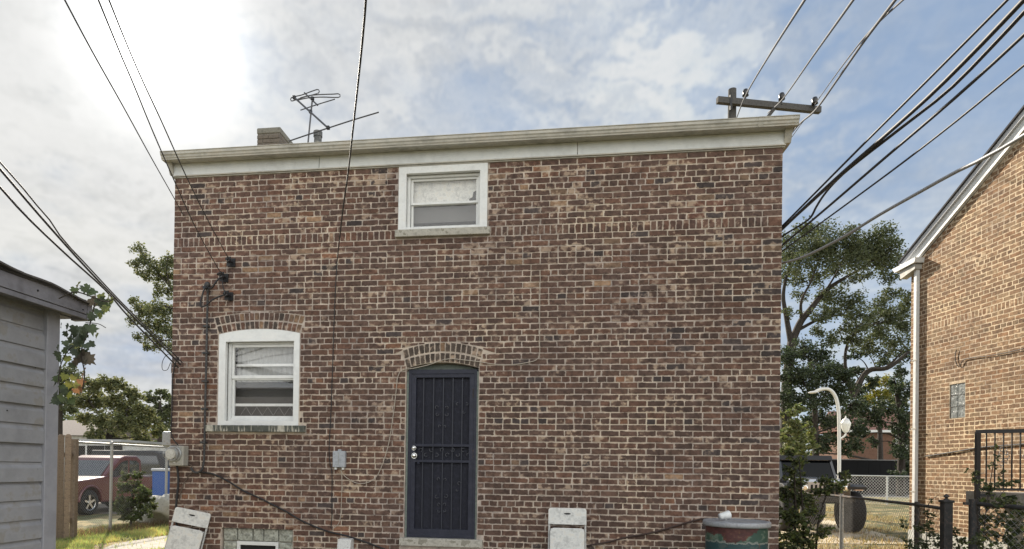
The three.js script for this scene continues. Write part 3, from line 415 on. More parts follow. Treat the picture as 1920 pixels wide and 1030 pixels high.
  for (let i = 0; i < 1; i++) tag(obj('painted_cable_shadow', tube([W2(1736, 856), W2(1770, 851), W2(1800, 846), W2(1835, 840), W2(1880, 836), W2(1935, 832)], 0.011, 5), M.black), 'dark tube standing for a cable shadow along the tan brick wall below the glass-block window', 'cable');  // black tube drawn where a cable throws its shadow
}

// ---------------------------------------------------------------- grey sided garage on the left
const garage = thing('siding_garage', 'grey lap-sided garage with a wavy shingle edge at the left', 'garage');
{
  const X = 0.52, c0 = onX(103, 800, X), Z0 = c0.z, Z1 = Z0 + 3.6, HW = onX(100, 594, X).y, H = Math.max(HW, onX(165, 600, X + 0.20).y + 0.028);
  const sid = worn([0.27, 0.275, 0.297], [0.215, 0.206, 0.195], 0.8, 1.6, 0.75, { v: 0.5 }), trim = worn([0.285, 0.29, 0.325], [0.25, 0.25, 0.27], 0.4, 1.5, 0.7, { v: 0.5 }), tr2 = worn([0.185, 0.182, 0.205], [0.15, 0.147, 0.16], 0.4, 1.2, 0.7);
  const cb0 = onX(79, 800, X).z, EXP = 0.154;
  const prof = poly([[0, 0], [0.020, 0], [0.0235, 0.003], [0.0235, 0.010], [0.021, 0.108], [0.015, 0.122], [0.004, 0.136], [0.003, EXP], [0, EXP]]);
  const y0 = 0.055, n = Math.ceil((H - y0) / EXP);
  for (let i = 0; i < n; i++) { const g = ext(prof, Z1 - cb0 - 0.004).translate(X - 0.01 + rr(-0.002, 0.002), y0 + i * EXP, 0); g.applyMatrix4(new THREE.Matrix4().makeRotationZ(rr(-0.006, 0.006))); g.translate(0, 0, cb0 + 0.004); g.applyMatrix4(new THREE.Matrix4()); obj('siding_board', g, sid, garage); }
  obj('corner_board', rbox(X - 0.09, X + 0.03, 0, H + 0.02, Z0, cb0 + 0.002, 0.006), trim, garage);
  obj('garage_wall', [box(X - 0.12, X - 0.012, 0, H, cb0, Z1), box(X - 4, X - 0.095, 0, H, Z0 + 0.01, Z0 + 0.1), box(X - 4, X - 0.13, 0, H, Z1 - 0.1, Z1)], sid, garage);
  // eave: soffit, fascia with a bead, end cap, sagging shingles
  const XF = X + 0.20, fe = onX(163, 585, XF), ft = onX(173, 568, XF).y, fb = onX(165, 600, XF).y, ZE = onX(172, 590, XF).z;
  const tilt = 0.0;
  obj('soffit', box(X + 0.032, XF - 0.02, fb + 0.03, fb + 0.045, ZE + 0.02, Z1), tr2, garage);
  obj('fascia_board', [rbox(XF - 0.018, XF, fb + 0.042, ft, ZE + 0.055, Z1, 0.004), rbox(XF - 0.024, XF - 0.006, fb, fb + 0.038, ZE + 0.055, Z1, 0.004)], tr2, garage);
  obj('fascia_end', rbox(XF - 0.16, XF + 0.004, fb - 0.004, ft + 0.004, ZE, ZE + 0.052, 0.005), tr2, garage);
  obj('gable_soffit', box(X - 4, XF - 0.17, fb + 0.02, fb + 0.035, ZE, Z0 - 0.002), tr2, garage);
  obj('nail', [rod(onX(70, 545, XF), onX(70, 545, XF).add(V(0.006, 0, 0)), 0.008, 8), rod(onX(155, 581, XF), onX(155, 581, XF).add(V(0.006, 0, 0)), 0.006, 8), rod(onX(13, 770, X + 0.008), onX(13, 770, X + 0.020), 0.006, 8), rod(onX(66, 690, X + 0.008), onX(66, 690, X + 0.018), 0.004, 8), rod(onX(70, 880, X + 0.008), onX(70, 880, X + 0.018), 0.004, 8)], M.black, garage);
  const shm = worn([0.095, 0.085, 0.08], [0.05, 0.046, 0.045], 0.9, 0.25, 0.95);
  let z = ZE - 0.03, k = 0;
  while (z < Z1) { const L = rr(0.24, 0.33), N = 6, pos = [], idx = []; const sag = (q, x) => 0.022 * Math.sin(q * 4.1 + 0.7) + 0.012 * Math.sin(q * 9.7) - 0.03 * sst(ZE + 0.25, ZE - 0.05, q) ; for (let j = 0; j <= N; j++) for (const [x, th] of [[XF + 0.045, 0], [XF - 0.5, 0], [XF - 0.5, 0.012], [XF + 0.045, 0.014]]) { const q = z + L * j / N; pos.push(x, ft + 0.012 + (XF + 0.05 - x) * 0.26 + th + (x > XF ? sag(q) : 0) + k % 2 * 0.002, q); }
    for (let j = 0; j < N; j++) for (let e = 0; e < 4; e++) { const a = j * 4 + e, b = j * 4 + (e + 1) % 4; idx.push(a, b, a + 4, b, b + 4, a + 4); } for (const o of [0, N * 4]) idx.push(o, o + 1, o + 2, o, o + 2, o + 3);
    const g = new THREE.BufferGeometry(); g.setAttribute('position', new THREE.Float32BufferAttribute(pos, 3)); g.setIndex(idx); obj('shingle', g.toNonIndexed(), shm, garage); z += L + 0.004; k++; }
  obj('roof', mv(box(-2.3, 0, -0.02, 0, ZE + 0.02, Z1), XF - 0.3, ft + 0.085, 0, 0, 0, -0.24), shm, garage);
}

// ---------------------------------------------------------------- fences
function chainMesh(a, b, y0, y1, s, r) {       // woven diamonds between two points; y0/y1 as functions of 0..1
  const W = Math.hypot(b.x - a.x, b.z - a.z), H = y1(0) - y0(0), pos = [], P = (u, v) => { const t = u / W; return V(mix(a.x, b.x, t), y0(t) + v * (y1(t) - y0(t)) / H, mix(a.z, b.z, t)); }, geos = [];
  for (const sg of [1, -1]) for (let k = -Math.ceil(H / s); k <= W / s + Math.ceil(H / s); k++) { let u0 = k * s, v0 = 0, u1 = u0 + sg * H, v1 = H; const clip = (lim, up) => { const t = (lim - u0) / (u1 - u0); return t; };
    let t0 = 0, t1 = 1; const ta = (0 - u0) / (u1 - u0), tb = (W - u0) / (u1 - u0); t0 = Math.max(t0, Math.min(ta, tb)); t1 = Math.min(t1, Math.max(ta, tb)); if (t1 - t0 < 0.01) continue;
    geos.push(rod(P(mix(u0, u1, t0), H * t0), P(mix(u0, u1, t1), H * t1), r, 3)); }
  return geos;
}
{ // left fence, about 2 m high, behind the yard
  const A = at(122, 868, 13.2), B = at(312, 870, 16.6), top = 2.03, f = thing('chain_link_fence', 'tall galvanised chain-link fence in front of the maroon pickup', 'fence');
  A.y = B.y = 0;
  obj('top_rail', rod(A.clone().setY(top), B.clone().setY(top), 0.022, 10), M.galv, f);
  for (const t of [0, 0.40, 1]) { const p = A.clone().lerp(B, t); obj('post', [rod(p.clone().setY(-0.05), p.clone().setY(top + 0.02), 0.033, 12), new THREE.SphereGeometry(0.036, 10, 6).translate(p.x, top + 0.03, p.z)], M.galv, f); }
  tag(obj('chain_mesh', chainMesh(A, B, () => 0.03, () => top, 0.062, 0.0014), mat([0.33, 0.33, 0.32], 0.6), f), null, null, null, 'stuff');
  const C2 = at(312, 870, 26), D2 = at(225, 868, 26);
}
{ // weathered wooden fence
  const f = thing('wooden_fence', 'weathered brown wooden fence beside the grey garage', 'fence'), wds = [0.8, 1.15, 0.95].map((k) => worn([0.235 * k, 0.185 * k, 0.14 * k], [0.12 * k, 0.095 * k, 0.075 * k], 0.9, 0.35, 0.95)), wd = wds[0];
  const a = at(72, 868, 12.5), b = at(131, 868, 13.0); a.y = b.y = 0; const L = a.distanceTo(b), d = b.clone().sub(a).normalize(), N = 5;
  for (let i = 0; i < N; i++) { const p = a.clone().addScaledVector(d, (i + 0.5) * L / N), hgt = 2.15 + rr(-0.05, 0.03), wN = L / N - 0.007, g = ext(poly([[-wN / 2, 0.04], [wN / 2, 0.04], [wN / 2, hgt - 0.03], [wN / 2 - 0.03, hgt], [-wN / 2 + 0.03, hgt], [-wN / 2, hgt - 0.03]]), 0.02, 0.002); obj('board', mv(g, p.x, 0, p.z, 0, Math.atan2(-d.z, d.x), rr(-0.006, 0.006)), wds[i % 3], f); }
  for (const y of [0.4, 1.75]) obj('rail', bar(a.clone().setY(y).add(V(-0.03, 0, -0.07)), b.clone().setY(y).add(V(-0.03, 0, -0.07)), 0.04, 0.09), wd, f);
  obj('post', box(b.x - 0.05, b.x + 0.05, 0, 2.08, b.z - 0.17, b.z - 0.08), wd, f);
}
const FE = [at(1500, 924, 12.9), at(1579, 931, 11.3), at(1720, 947, 8.1), at(1774, 955, 7.35)];
{ // low fence with a dark rail on the right
  const f = thing('low_chain_link_fence', 'low chain-link fence with a dark rusty rail in front of the large-tyred jeep', 'fence'), rl = worn([0.05, 0.045, 0.042], [0.14, 0.08, 0.05], 0.7, 0.3, 0.8);
  for (let i = 0; i < 3; i++) obj('top_rail', rod(FE[i], FE[i + 1], 0.021, 10), rl, f);
  for (const [p, r] of [[FE[1], 0.032], [FE[2], 0.03]]) obj('post', rod(p.clone().setY(-0.05), p.clone().setY(p.y + 0.04), r, 10), i0(p), f);
  function i0(p) { return p === FE[1] ? M.galv : rl; }
  const m = []; for (let i = 0; i < 3; i++) { const a = FE[i], b = FE[i + 1]; m.push(...chainMesh(a, b, () => 0.03, (t) => mix(a.y, b.y, t), 0.072, 0.0016)); }
  tag(obj('chain_mesh', m, mat([0.2, 0.195, 0.19], 0.6), f), null, null, null, 'stuff');
}
{ // gate posts and gate
  const iron = worn([0.035, 0.035, 0.036], [0.10, 0.065, 0.05], 0.6, 0.3, 0.7), p = at(1775, 955, 7.3), top = at(1775, 938, 7.3).y, fin = at(1775, 928, 7.3).y;
  const g = thing('gate_post', 'square dark iron gate post with a pointed cap', 'post', V(p.x, 0, p.z));
  obj('post', rbox(-0.046, 0.046, -0.05, top - 0.03, -0.046, 0.046, 0.006), iron, g); obj('cap', [rbox(-0.058, 0.058, top - 0.03, top, -0.058, 0.058, 0.008), new THREE.LatheGeometry([[0.03, top - 0.001], [0.03, top + 0.008], [0.014, top + 0.016], [0.012, top + 0.024], [0.028, top + 0.034], [0.030, top + 0.046], [0.014, top + 0.062], [0.001, top + 0.07]].map((q) => new THREE.Vector2(...q)), 14)], iron, g);
  const gt = thing('yard_gate', 'low dark pipe gate overgrown with leafy weeds', 'gate'), a = at(1826, 945, 7.0), b = at(1990, 958, 6.2);
  obj('hinge_post', rod(a.clone().setY(0), a.clone().setY(a.y + 0.05), 0.045, 10), iron, gt);
  obj('latch', bar(a.clone().add(V(-0.10, 0, 0)), a.clone().add(V(0.02, 0, 0)), 0.03, 0.03), iron, gt);
  obj('top_rail', rod(a, b, 0.024, 10), iron, gt);
  tag(obj('chain_mesh', chainMesh(a, b, () => 0.1, (t) => mix(a.y, b.y, t), 0.075, 0.002), M.galv, gt), null, null, null, 'stuff');
}
{ // porch with an iron railing
  const d = 8.6, A = at(1834, 810, d), B = at(1990, 806, d * 0.955), bot = at(1834, 917, d).y, iron = M.black;
  const r = thing('iron_railing', 'black iron railing with thin balusters and scrollwork before the tan house', 'railing');
  obj('post', bar(A.clone().setY(0), A.clone(), 0.05, 0.05, V(0, 0, 1)), iron, r);
  const Br = B.clone().setY(A.y + 0.01);
  obj('top_rail', bar(A.clone().add(V(-0.025, 0, 0)), Br, 0.04, 0.05), iron, r);
  obj('lower_rail', bar(A.clone().setY(bot), B.clone().setY(bot), 0.03, 0.03), iron, r);
  obj('lower_rail', bar(A.clone().setY(bot - 0.085), B.clone().setY(bot - 0.085), 0.03, 0.035), iron, r);
  const fr = (x) => (x - 1834) / (1990 - 1834); const bx = [1851, 1867.5, 1884, 1900, 1916, 1932, 1948, 1964];
  for (const x of bx) { const p = A.clone().lerp(Br, fr(x)); obj('baluster', bar(p.clone().setY(bot), p.clone(), 0.013, 0.013, V(0, 0, 1)), iron, r); }
  for (const x of [1884, 1932]) { const p = A.clone().lerp(Br, fr(x)), y = at(1884, 857, d).y; for (const [dx, dy, t] of [[-0.03, 0.05, 0.3], [0.03, 0.05, 2.8], [-0.03, -0.05, 3.4], [0.03, -0.05, 6], [-0.05, 0, 1.6], [0.05, 0, 4.7], [-0.02, 0.10, 0], [0.02, 0.10, 3], [-0.02, -0.10, 3], [0.02, -0.10, 0]]) obj('scroll', mv(new THREE.TorusGeometry(0.024, 0.005, 4, 12, 4.2), p.x + dx, y + dy, p.z, 0, 0, t), M.galv, r); }
  const s = thing('concrete_porch', 'pale concrete porch slab below the black iron railing', 'porch'); const p0 = at(1885, 925, 8.3); obj('slab', box(p0.x, p0.x + 1.6, p0.y - 0.17, p0.y, p0.z - 0.8, p0.z + 0.6), M.concrete, s); for (const [dx, dz] of [[0.5, -0.6], [0.5, 0.4], [1.5, -0.6], [1.5, 0.4]]) obj('support', box(p0.x + dx - 0.07, p0.x + dx + 0.07, 0, p0.y - 0.172, p0.z + dz - 0.07, p0.z + dz + 0.07), M.stone, s);
}
{ // pale fence across the street and a dark fence behind it
  const f = thing('pale_chain_link_fence', 'pale chain-link fence far behind the jeep beside the lit grass', 'fence'), m = mat([0.5, 0.5, 0.48], 0.6), A = at(1560, 889, 33), B = at(1760, 889, 33), top = at(1660, 893, 33).y;
  A.y = B.y = 0; obj('top_rail', rod(A.clone().setY(top), B.clone().setY(top), 0.03, 8), m, f);
  for (const x of [1590, 1664, 1740]) { const p = at(x, 889, 33); obj('post', rod(p.clone().setY(-0.1), p.clone().setY(top + 0.03), 0.05, 10), m, f); }
  tag(obj('chain_mesh', chainMesh(A, B, () => 0.02, () => top, 0.16, 0.006), m, f), null, null, null, 'stuff');
  const g = thing('dark_board_fence', 'long black board fence in front of the distant brick house', 'fence'), a = at(1500, 889, 50), b = at(1800, 889, 50), yt = at(1650, 864, 50).y, dm = mat([0.007, 0.007, 0.008], 1);
  a.y = b.y = 0; const N = 14; for (let i = 0; i < N; i++) { const p = a.clone().lerp(b, i / N), q = a.clone().lerp(b, (i + 0.985) / N); obj('panel', bar(p.clone().setY(yt / 2), q.clone().setY(yt / 2), 0.06, yt), dm, g); }
  obj('cap_rail', bar(a.clone().setY(yt + 0.04), b.clone().setY(yt + 0.04), 0.14, 0.07), mat([0.2, 0.2, 0.2], 0.7), g);
}
// far brick house on the right, pale house on the left
{
  const h = thing('distant_brick_house', 'distant shaded brick house with a red roof and white window', 'house'), d = 66, A = at(1592, 860, d), B = at(1790, 860, d), ye = at(1650, 812, d).y, yr = at(1650, 792, d).y, dep = 8;
  const bm = worn([0.16, 0.088, 0.06], [0.10, 0.06, 0.045], 0.8, 1.2, 0.95), x0 = A.x, x1 = B.x, z = A.z;
  obj('wall', box(x0, x1, 0, ye, z - dep, z), bm, h);
  obj('roof', ext(poly([[0.5, 0], [-dep / 2, yr - ye + 1.2], [-dep - 0.5, 0]]), x1 - x0 + 0.8).applyMatrix4(new THREE.Matrix4().makeBasis(V(0, 0, 1), V(0, 1, 0), V(-1, 0, 0))).translate(x1 + 0.4, ye + 0.25, z), worn([0.16, 0.075, 0.06], [0.1, 0.05, 0.04], 0.7, 1, 0.95), h);
  obj('eave_board', box(x0 - 0.4, x1 + 0.4, ye, ye + 0.24, z + 0.02, z + 0.5), M.white, h);
  for (const px of [1684, 1740]) { const p = at(px, 826, d), wv = obj('window', box(p.x - 0.62, p.x + 0.62, p.y - 0.95, p.y + 0.95, z + 0.01, z + 0.08), M.white, h); obj('pane', box(p.x - 0.42, p.x + 0.42, p.y + 0.06, p.y + 0.72, z + 0.082, z + 0.09), M.black, wv); obj('pane', box(p.x - 0.42, p.x + 0.42, p.y - 0.72, p.y - 0.06, z + 0.082, z + 0.09), M.black, wv); }
  const h2 = thing('pale_bungalow', 'distant pale bungalow with a grey-brown roof behind the left trees', 'house'), D = 48, a = at(60, 866, D), b = at(176, 866, D), y1 = at(120, 818, D).y, y2 = at(120, 796, D).y;
  obj('wall', box(a.x, b.x + 0.5, 0, y1, a.z - 7, a.z), worn([0.6, 0.6, 0.58], [0.45, 0.44, 0.42], 0.6, 1.5, 0.9), h2);
  obj('roof', ext(poly([[0.5, 0], [-3.5, (y2 - y1) * 1.6], [-7.5, 0]]), b.x + 1.3 - a.x).applyMatrix4(new THREE.Matrix4().makeBasis(V(0, 0, 1), V(0, 1, 0), V(-1, 0, 0))).translate(b.x + 0.9, y1 + 0.02, a.z), worn([0.17, 0.145, 0.13], [0.1, 0.09, 0.08], 0.8, 1, 0.95), h2);
  const h3 = thing('white_garage', 'low white garage with dark openings behind the maroon pickup', 'garage'), e = at(126, 866, 34), f = at(235, 866, 34), y3 = at(180, 829, 34).y;
  obj('wall', box(e.x, f.x, 0, y3, e.z - 5, e.z), worn([0.62, 0.63, 0.63], [0.5, 0.5, 0.48], 0.6, 1.5, 0.9), h3); obj('roof', box(e.x - 0.2, f.x + 0.2, y3 + 0.002, y3 + 0.12, e.z - 5.2, e.z + 0.25), M.grey, h3);
  for (const x of [145, 185, 222]) { const p = at(x, 845, 34); obj('door_opening', box(p.x - 0.5, p.x + 0.5, 0, p.y + 0.25, e.z + 0.004, e.z + 0.03), M.dark, h3); }
  const h4 = thing('red_brick_garage', 'low red brick garage between the pickup and the left tree trunk', 'garage'), e4 = at(235, 866, 38), f4 = at(320, 866, 38), y4 = at(260, 836, 38).y; obj('wall', box(e4.x, f4.x, 0, y4, e4.z - 4, e4.z), worn([0.20, 0.10, 0.075], [0.13, 0.08, 0.06], 0.7, 1.1, 0.95), h4); obj('roof', box(e4.x - 0.2, f4.x + 0.2, y4 + 0.002, y4 + 0.1, e4.z - 4.2, e4.z + 0.2), M.grey, h4);
}

// ---------------------------------------------------------------- things on and against the wall
const wz = (pts, z) => pts.map(([x, y]) => onZ(x, y, z));
const cable = (name, label, cat, pts, r, m, z = 0.02, n = 6) => tag(obj(name, tube(wz(pts, z), r, n), m), label, cat);
{
  // electric meter
  const a = onZ(316, 836, 0.12), b = onZ(343, 874, 0.12), bm = worn([0.36, 0.35, 0.31], [0.25, 0.22, 0.18], 0.8, 0.2, 0.5), t = thing('electric_meter', 'grey electric meter with a round glass dial at the left wall corner', 'meter');
  obj('meter_box', rbox(a.x, b.x, b.y, a.y, 0.006, 0.12, 0.01), bm, t);
  const cx = a.x + 0.072, cy = mix(a.y, b.y, 0.42); obj('ring', [mv(new THREE.TorusGeometry(0.085, 0.016, 8, 28), cx, cy, 0.125), mv(new THREE.CylinderGeometry(0.082, 0.09, 0.05, 28), cx, cy, 0.145, Math.PI / 2)], M.galv, t);
  obj('dial', mv(new THREE.CylinderGeometry(0.062, 0.062, 0.03, 24), cx, cy, 0.185, Math.PI / 2), worn([0.5, 0.49, 0.44], [0.3, 0.3, 0.28], 0.5, 0.1, 0.4), t);
  obj('glass_cover', mv(new THREE.LatheGeometry([[0.07, 0], [0.072, 0.06], [0.06, 0.085], [0.03, 0.095], [0.001, 0.097]].map((q) => new THREE.Vector2(...q)), 24), cx, cy, 0.17, Math.PI / 2), glassM(1.5), t);
  obj('seal', mv(new THREE.CylinderGeometry(0.018, 0.018, 0.01, 12), cx + 0.01, b.y + 0.05, 0.125, Math.PI / 2), M.white, t);
  const v = thing('wall_cover', 'small grey rounded metal cover sticking out at the left house corner above the meter', 'cover'), p = onZ(312, 824, -0.12), q = onZ(312, 810, -0.12), s = onZ(312, 838, -0.12); obj('cover', rbox(p.x - 0.012, -0.004, s.y, q.y, -0.2, -0.03, 0.025, 4), M.galv, v);
  // conduit with weatherhead
  const c = thing('service_conduit', 'slim dark electrical conduit rising up the wall left of the kitchen window', 'conduit'), pipe = worn([0.035, 0.035, 0.037], [0.08, 0.07, 0.06], 0.6, 0.2, 0.6), top = onZ(389, 538, 0.05), low = onZ(381, 868, 0.05), lx = 0.43;
  obj('pipe', tube([V(top.x, top.y, 0.045), V(mix(top.x, low.x, 0.35), mix(top.y, low.y, 0.35), 0.04), V(mix(top.x, low.x, 0.7), mix(top.y, low.y, 0.7), 0.04), V(low.x, low.y, 0.045), ...wz([[379, 880], [373, 886], [364, 886], [357, 878]], 0.05)], 0.0135, 8, 60), pipe, c);
  obj('weatherhead', [new THREE.SphereGeometry(0.036, 12, 9).scale(1, 1.15, 1).translate(top.x, top.y + 0.02, 0.055), rod(V(top.x, top.y - 0.06, 0.047), V(top.x, top.y + 0.02, 0.05), 0.022, 10), mv(new THREE.CylinderGeometry(0.034, 0.03, 0.02, 12), top.x - 0.012, top.y - 0.012, 0.075, 0.9)], pipe, c);
  for (const y of [612, 662, 715, 767, 830]) { const k = clamp((y - 538) / 330), x = mix(top.x, low.x, k), yy = onZ(385, y, 0.05).y; obj('strap', rbox(x - 0.045, x + 0.02, yy - 0.012, yy + 0.012, 0.004, 0.062, 0.004), pipe, c); }
  // wall brackets with spools
  [[430, 489, 0.027, 'uppermost of the three cable anchors on the wall above the kitchen window'], [417, 518, 0.037, 'bulky cable anchor beside the weatherhead, the middle one of three'], [426, 553, 0.027, 'lowest cable anchor, just above the brick window arch']].forEach(([x, y, r, l]) => {
    const p = onZ(x, y, 0.09), g = thing('cable_anchor', l, 'anchor', p); obj('bracket', [box(-0.03, 0.03, -0.05, 0.05, -0.088, -0.07), rod(V(0, 0, -0.08), V(-0.01, 0.005, 0.05), 0.011, 8), bar(V(-0.02, -0.055, -0.02), V(-0.02, 0.055, -0.02), 0.012, 0.05, V(1, 0, 0))], M.black, g);
    obj('spool', mv(new THREE.LatheGeometry([[0.001, -r], [r * 0.8, -r], [r, -r * 0.6], [r * 0.55, -r * 0.15], [r * 0.55, r * 0.15], [r, r * 0.6], [r * 0.8, r], [0.001, r]].map((q) => new THREE.Vector2(...q)), 16), -0.012, 0.004, 0.02, 0.4, 0, 0.5), mat([0.025, 0.022, 0.024], 0.3), g); });
  const sp = (name, label, pts, r = 0.0085) => tag(obj(name, tube(pts.map(([x, y, z]) => onZ(x, y, z)), r, 6), M.black), label, 'cable');
  sp('service_cable', 'black loop of cable from the weatherhead up to the middle anchor', [[390, 540, 0.08], [397, 540, 0.14], [404, 530, 0.15], [411, 522, 0.13], [416, 518, 0.11]], 0.010);
  sp('service_cable', 'black cable hanging below the weatherhead and up to the lowest anchor', [[386, 536, 0.08], [380, 550, 0.13], [376, 575, 0.14], [384, 574, 0.14], [397, 563, 0.13], [412, 556, 0.12], [424, 552, 0.11]], 0.010);
  sp('service_cable', 'short black cable linking the middle anchor to the lowest anchor', [[416, 522, 0.12], [417, 532, 0.13], [420, 545, 0.12], [424, 552, 0.11]], 0.006);
  // wires on the brick
  cable('corner_wire', 'thin dark wire running down the left corner of the brick house', 'wire', [[332, 672], [326, 690], [323, 720], [322, 770], [321, 815], [326, 826], [334, 836]], 0.007, M.black, 0.02);
  tag(obj('wire_loop', tube(wz([[322, 664], [312, 666], [304, 680], [305, 694], [313, 694], [320, 680], [321, 700]], -0.02), 0.004, 5), M.black), 'small loose loop of wire sticking out at the left house corner', 'wire');
  cable('meter_cable', 'thick black cable dropping from the meter down the left wall corner', 'cable', [[331, 872], [333, 885], [334, 905], [331, 935], [329, 965], [331, 985], [338, 997]], 0.013, M.black, 0.03);
  cable('thin_brown_wire', 'thin brown wire curling from the conduit end down the brick', 'wire', [[352, 870], [359, 874], [361, 884], [352, 895], [344, 908], [339, 922], [336, 940]], 0.006, mat([0.12, 0.09, 0.07], 0.8), 0.02);
  cable('sagging_cable', 'black cable sagging across the brick from the conduit to below the door', 'cable', [[370, 886], [387, 887], [398, 889], [425, 901.6], [456, 920.6], [490, 936], [514, 948.5], [537, 960], [563.5, 976], [613, 996.5], [648, 1005], [684, 1016.6], [725, 1032], [760, 1046], [800, 1052]], 0.010, M.black, 0.02);
  cable('sagging_cable', 'black cable rising along the brick from the folding chair to the barrel', 'cable', [[1040, 1046], [1100, 1024], [1130, 1019], [1180, 1007], [1215, 1001], [1240, 995], [1290, 980], [1322, 973], [1345, 977], [1370, 990]], 0.010, mat([0.05, 0.03, 0.025], 0.8), 0.02);
  // telephone box and its wires
  const n = thing('telephone_box', 'small grey telephone junction box on the brick left of the door', 'box'), u = onZ(623.5, 846, 0.07), w = onZ(646, 877, 0.07);
  obj('lid', rbox(u.x, w.x, w.y, u.y, 0.008, 0.07, 0.008, 3), worn([0.36, 0.38, 0.41], [0.27, 0.28, 0.29], 0.6, 0.2, 0.5), n);
  obj('tab', rbox((u.x + w.x) / 2 - 0.02, (u.x + w.x) / 2 + 0.02, u.y - 0.004, u.y + 0.02, 0.008, 0.05, 0.006), M.grey, n); obj('seam', box((u.x + w.x) / 2 - 0.003, (u.x + w.x) / 2 + 0.003, w.y + 0.03, u.y - 0.01, 0.071, 0.073), M.galv, n);
  for (const x of [u.x + 0.03, w.x - 0.03]) obj('gland', rod(V(x, w.y - 0.025, 0.04), V(x, w.y + 0.004, 0.04), 0.016, 10), M.vinyl, n);
  const cream = mat([0.42, 0.37, 0.31], 0.7);
  cable('telephone_wire', 'thin cream wire looping from the junction box up over the door arch', 'wire', [[637, 880], [643, 890], [655, 900], [672, 907], [690, 905], [705, 895], [718, 868], [728, 835], [737, 780], [743, 730], [746, 706], [753, 695], [775, 691], [805, 684], [828, 676], [845, 673], [866, 675], [900, 679], [925, 683], [960, 684], [990, 680], [1006, 675], [1011, 668], [1012, 640], [1012, 580], [1013, 516]], 0.0045, cream, 0.016);
  cable('telephone_wire', 'thin cream wire hanging straight down below the junction box', 'wire', [[640, 880], [641, 905], [640, 940], [638, 970], [633, 985], [626, 990]], 0.004, cream, 0.016);
  cable('dark_wall_wire', 'thin dark wire running down the brick beside the junction box', 'wire', [[632, 489], [629, 540], [626, 610], [623, 700], [620, 780], [617, 840], [618, 866], [622, 886], [622, 930], [622, 975], [620, 990]], 0.005, M.black, 0.016);
  const dv = thing('dryer_vent', 'pale metal vent hood low on the wall left of the door', 'vent'), da = onZ(634, 1011, 0.10), db = onZ(658, 1011, 0.10);
  obj('hood', [ext(poly([[0.006, da.y - 0.16], [0.14, da.y - 0.14], [0.10, da.y - 0.005], [0.006, da.y]]), db.x - da.x, 0.003).applyMatrix4(new THREE.Matrix4().makeBasis(V(0, 0, 1), V(0, 1, 0), V(-1, 0, 0))).translate(db.x, 0, 0)], worn([0.62, 0.62, 0.60], [0.35, 0.34, 0.32], 1, 0.12, 0.5), dv); obj('flap', box(da.x + 0.015, db.x - 0.015, da.y - 0.15, da.y - 0.13, 0.03, 0.12), M.grey, dv);
}
// folding chairs leaning folded against the wall
function foldingChair(label, p, turn, lean, roll) {
  const t = thing('folding_chair', label, 'chair', p, 'folded chairs leaning on the wall'); t.rotation.order = 'YZX'; t.rotation.set(-lean, turn, roll);
  const wh = worn([0.60, 0.60, 0.58], [0.42, 0.38, 0.32], 0.5, 0.45, 0.5), st = worn([0.50, 0.50, 0.49], [0.22, 0.17, 0.13], 0.9, 0.2, 0.45), w = 0.205, H = 0.965;
  const bk = new THREE.Shape(), r = 0.03; bk.moveTo(-w, 0.79); bk.lineTo(w, 0.79); bk.lineTo(w, H - r); bk.quadraticCurveTo(w, H, w - r, H); bk.lineTo(-w + r, H); bk.quadraticCurveTo(-w, H, -w, H - r); bk.closePath();
  const sl = new THREE.Path(); sl.absellipse(0.0, 0.905, 0.042, 0.013, 0, Math.PI * 2); bk.holes.push(sl);
  obj('backrest', [ext(bk, 0.014, 0.004), box(-w + 0.02, w - 0.02, 0.788, 0.80, 0.016, 0.022)], wh, t); obj('slot_backing', box(-0.05, 0.05, 0.885, 0.925, -0.012, -0.008), M.black, t);  // black plate set behind the backrest slot
  for (const s of [-1, 1]) { obj('leg', tube([V(s * (w - 0.008), 0.93, -0.006), V(s * (w - 0.006), 0.5, -0.008), V(s * (w - 0.004), 0.0, -0.01)], 0.012, 8), st, t); obj('leg', tube([V(s * (w - 0.03), 0.74, 0.006), V(s * (w - 0.032), 0.4, 0.022), V(s * (w - 0.03), 0.03, 0.02)], 0.010, 8), st, t); }
  const se = new THREE.Shape(), q = 0.045, sw = 0.18; se.moveTo(-sw + q, 0.34); se.lineTo(sw - q, 0.34); se.quadraticCurveTo(sw, 0.34, sw, 0.34 + q); se.lineTo(sw, 0.74 - q); se.quadraticCurveTo(sw, 0.74, sw - q, 0.74); se.lineTo(-sw + q, 0.74); se.quadraticCurveTo(-sw, 0.74, -sw, 0.74 - q); se.lineTo(-sw, 0.34 + q); se.quadraticCurveTo(-sw, 0.34, -sw + q, 0.34);
  obj('seat', ext(se, 0.014, 0.008).translate(0, 0, 0.034), wh, t);
  for (const y of [0.12, 0.22]) obj('stretcher', rod(V(-w + 0.01, y, -0.006), V(w - 0.01, y, -0.006), 0.008, 8), st, t);
  return t;
}
{ const p = onZ(1064, 953, 0.09); foldingChair('white metal folding chair standing upright against the wall right of the door', V(p.x, p.y - 0.965, 0.20), 0, 0.11, 0);
  const q = onZ(370, 958, 0.10); foldingChair('white metal folding chair tilted sideways against the wall under the meter', V(q.x - 0.23, q.y - 0.94, 0.23), 0.30, 0.12, -0.21); }
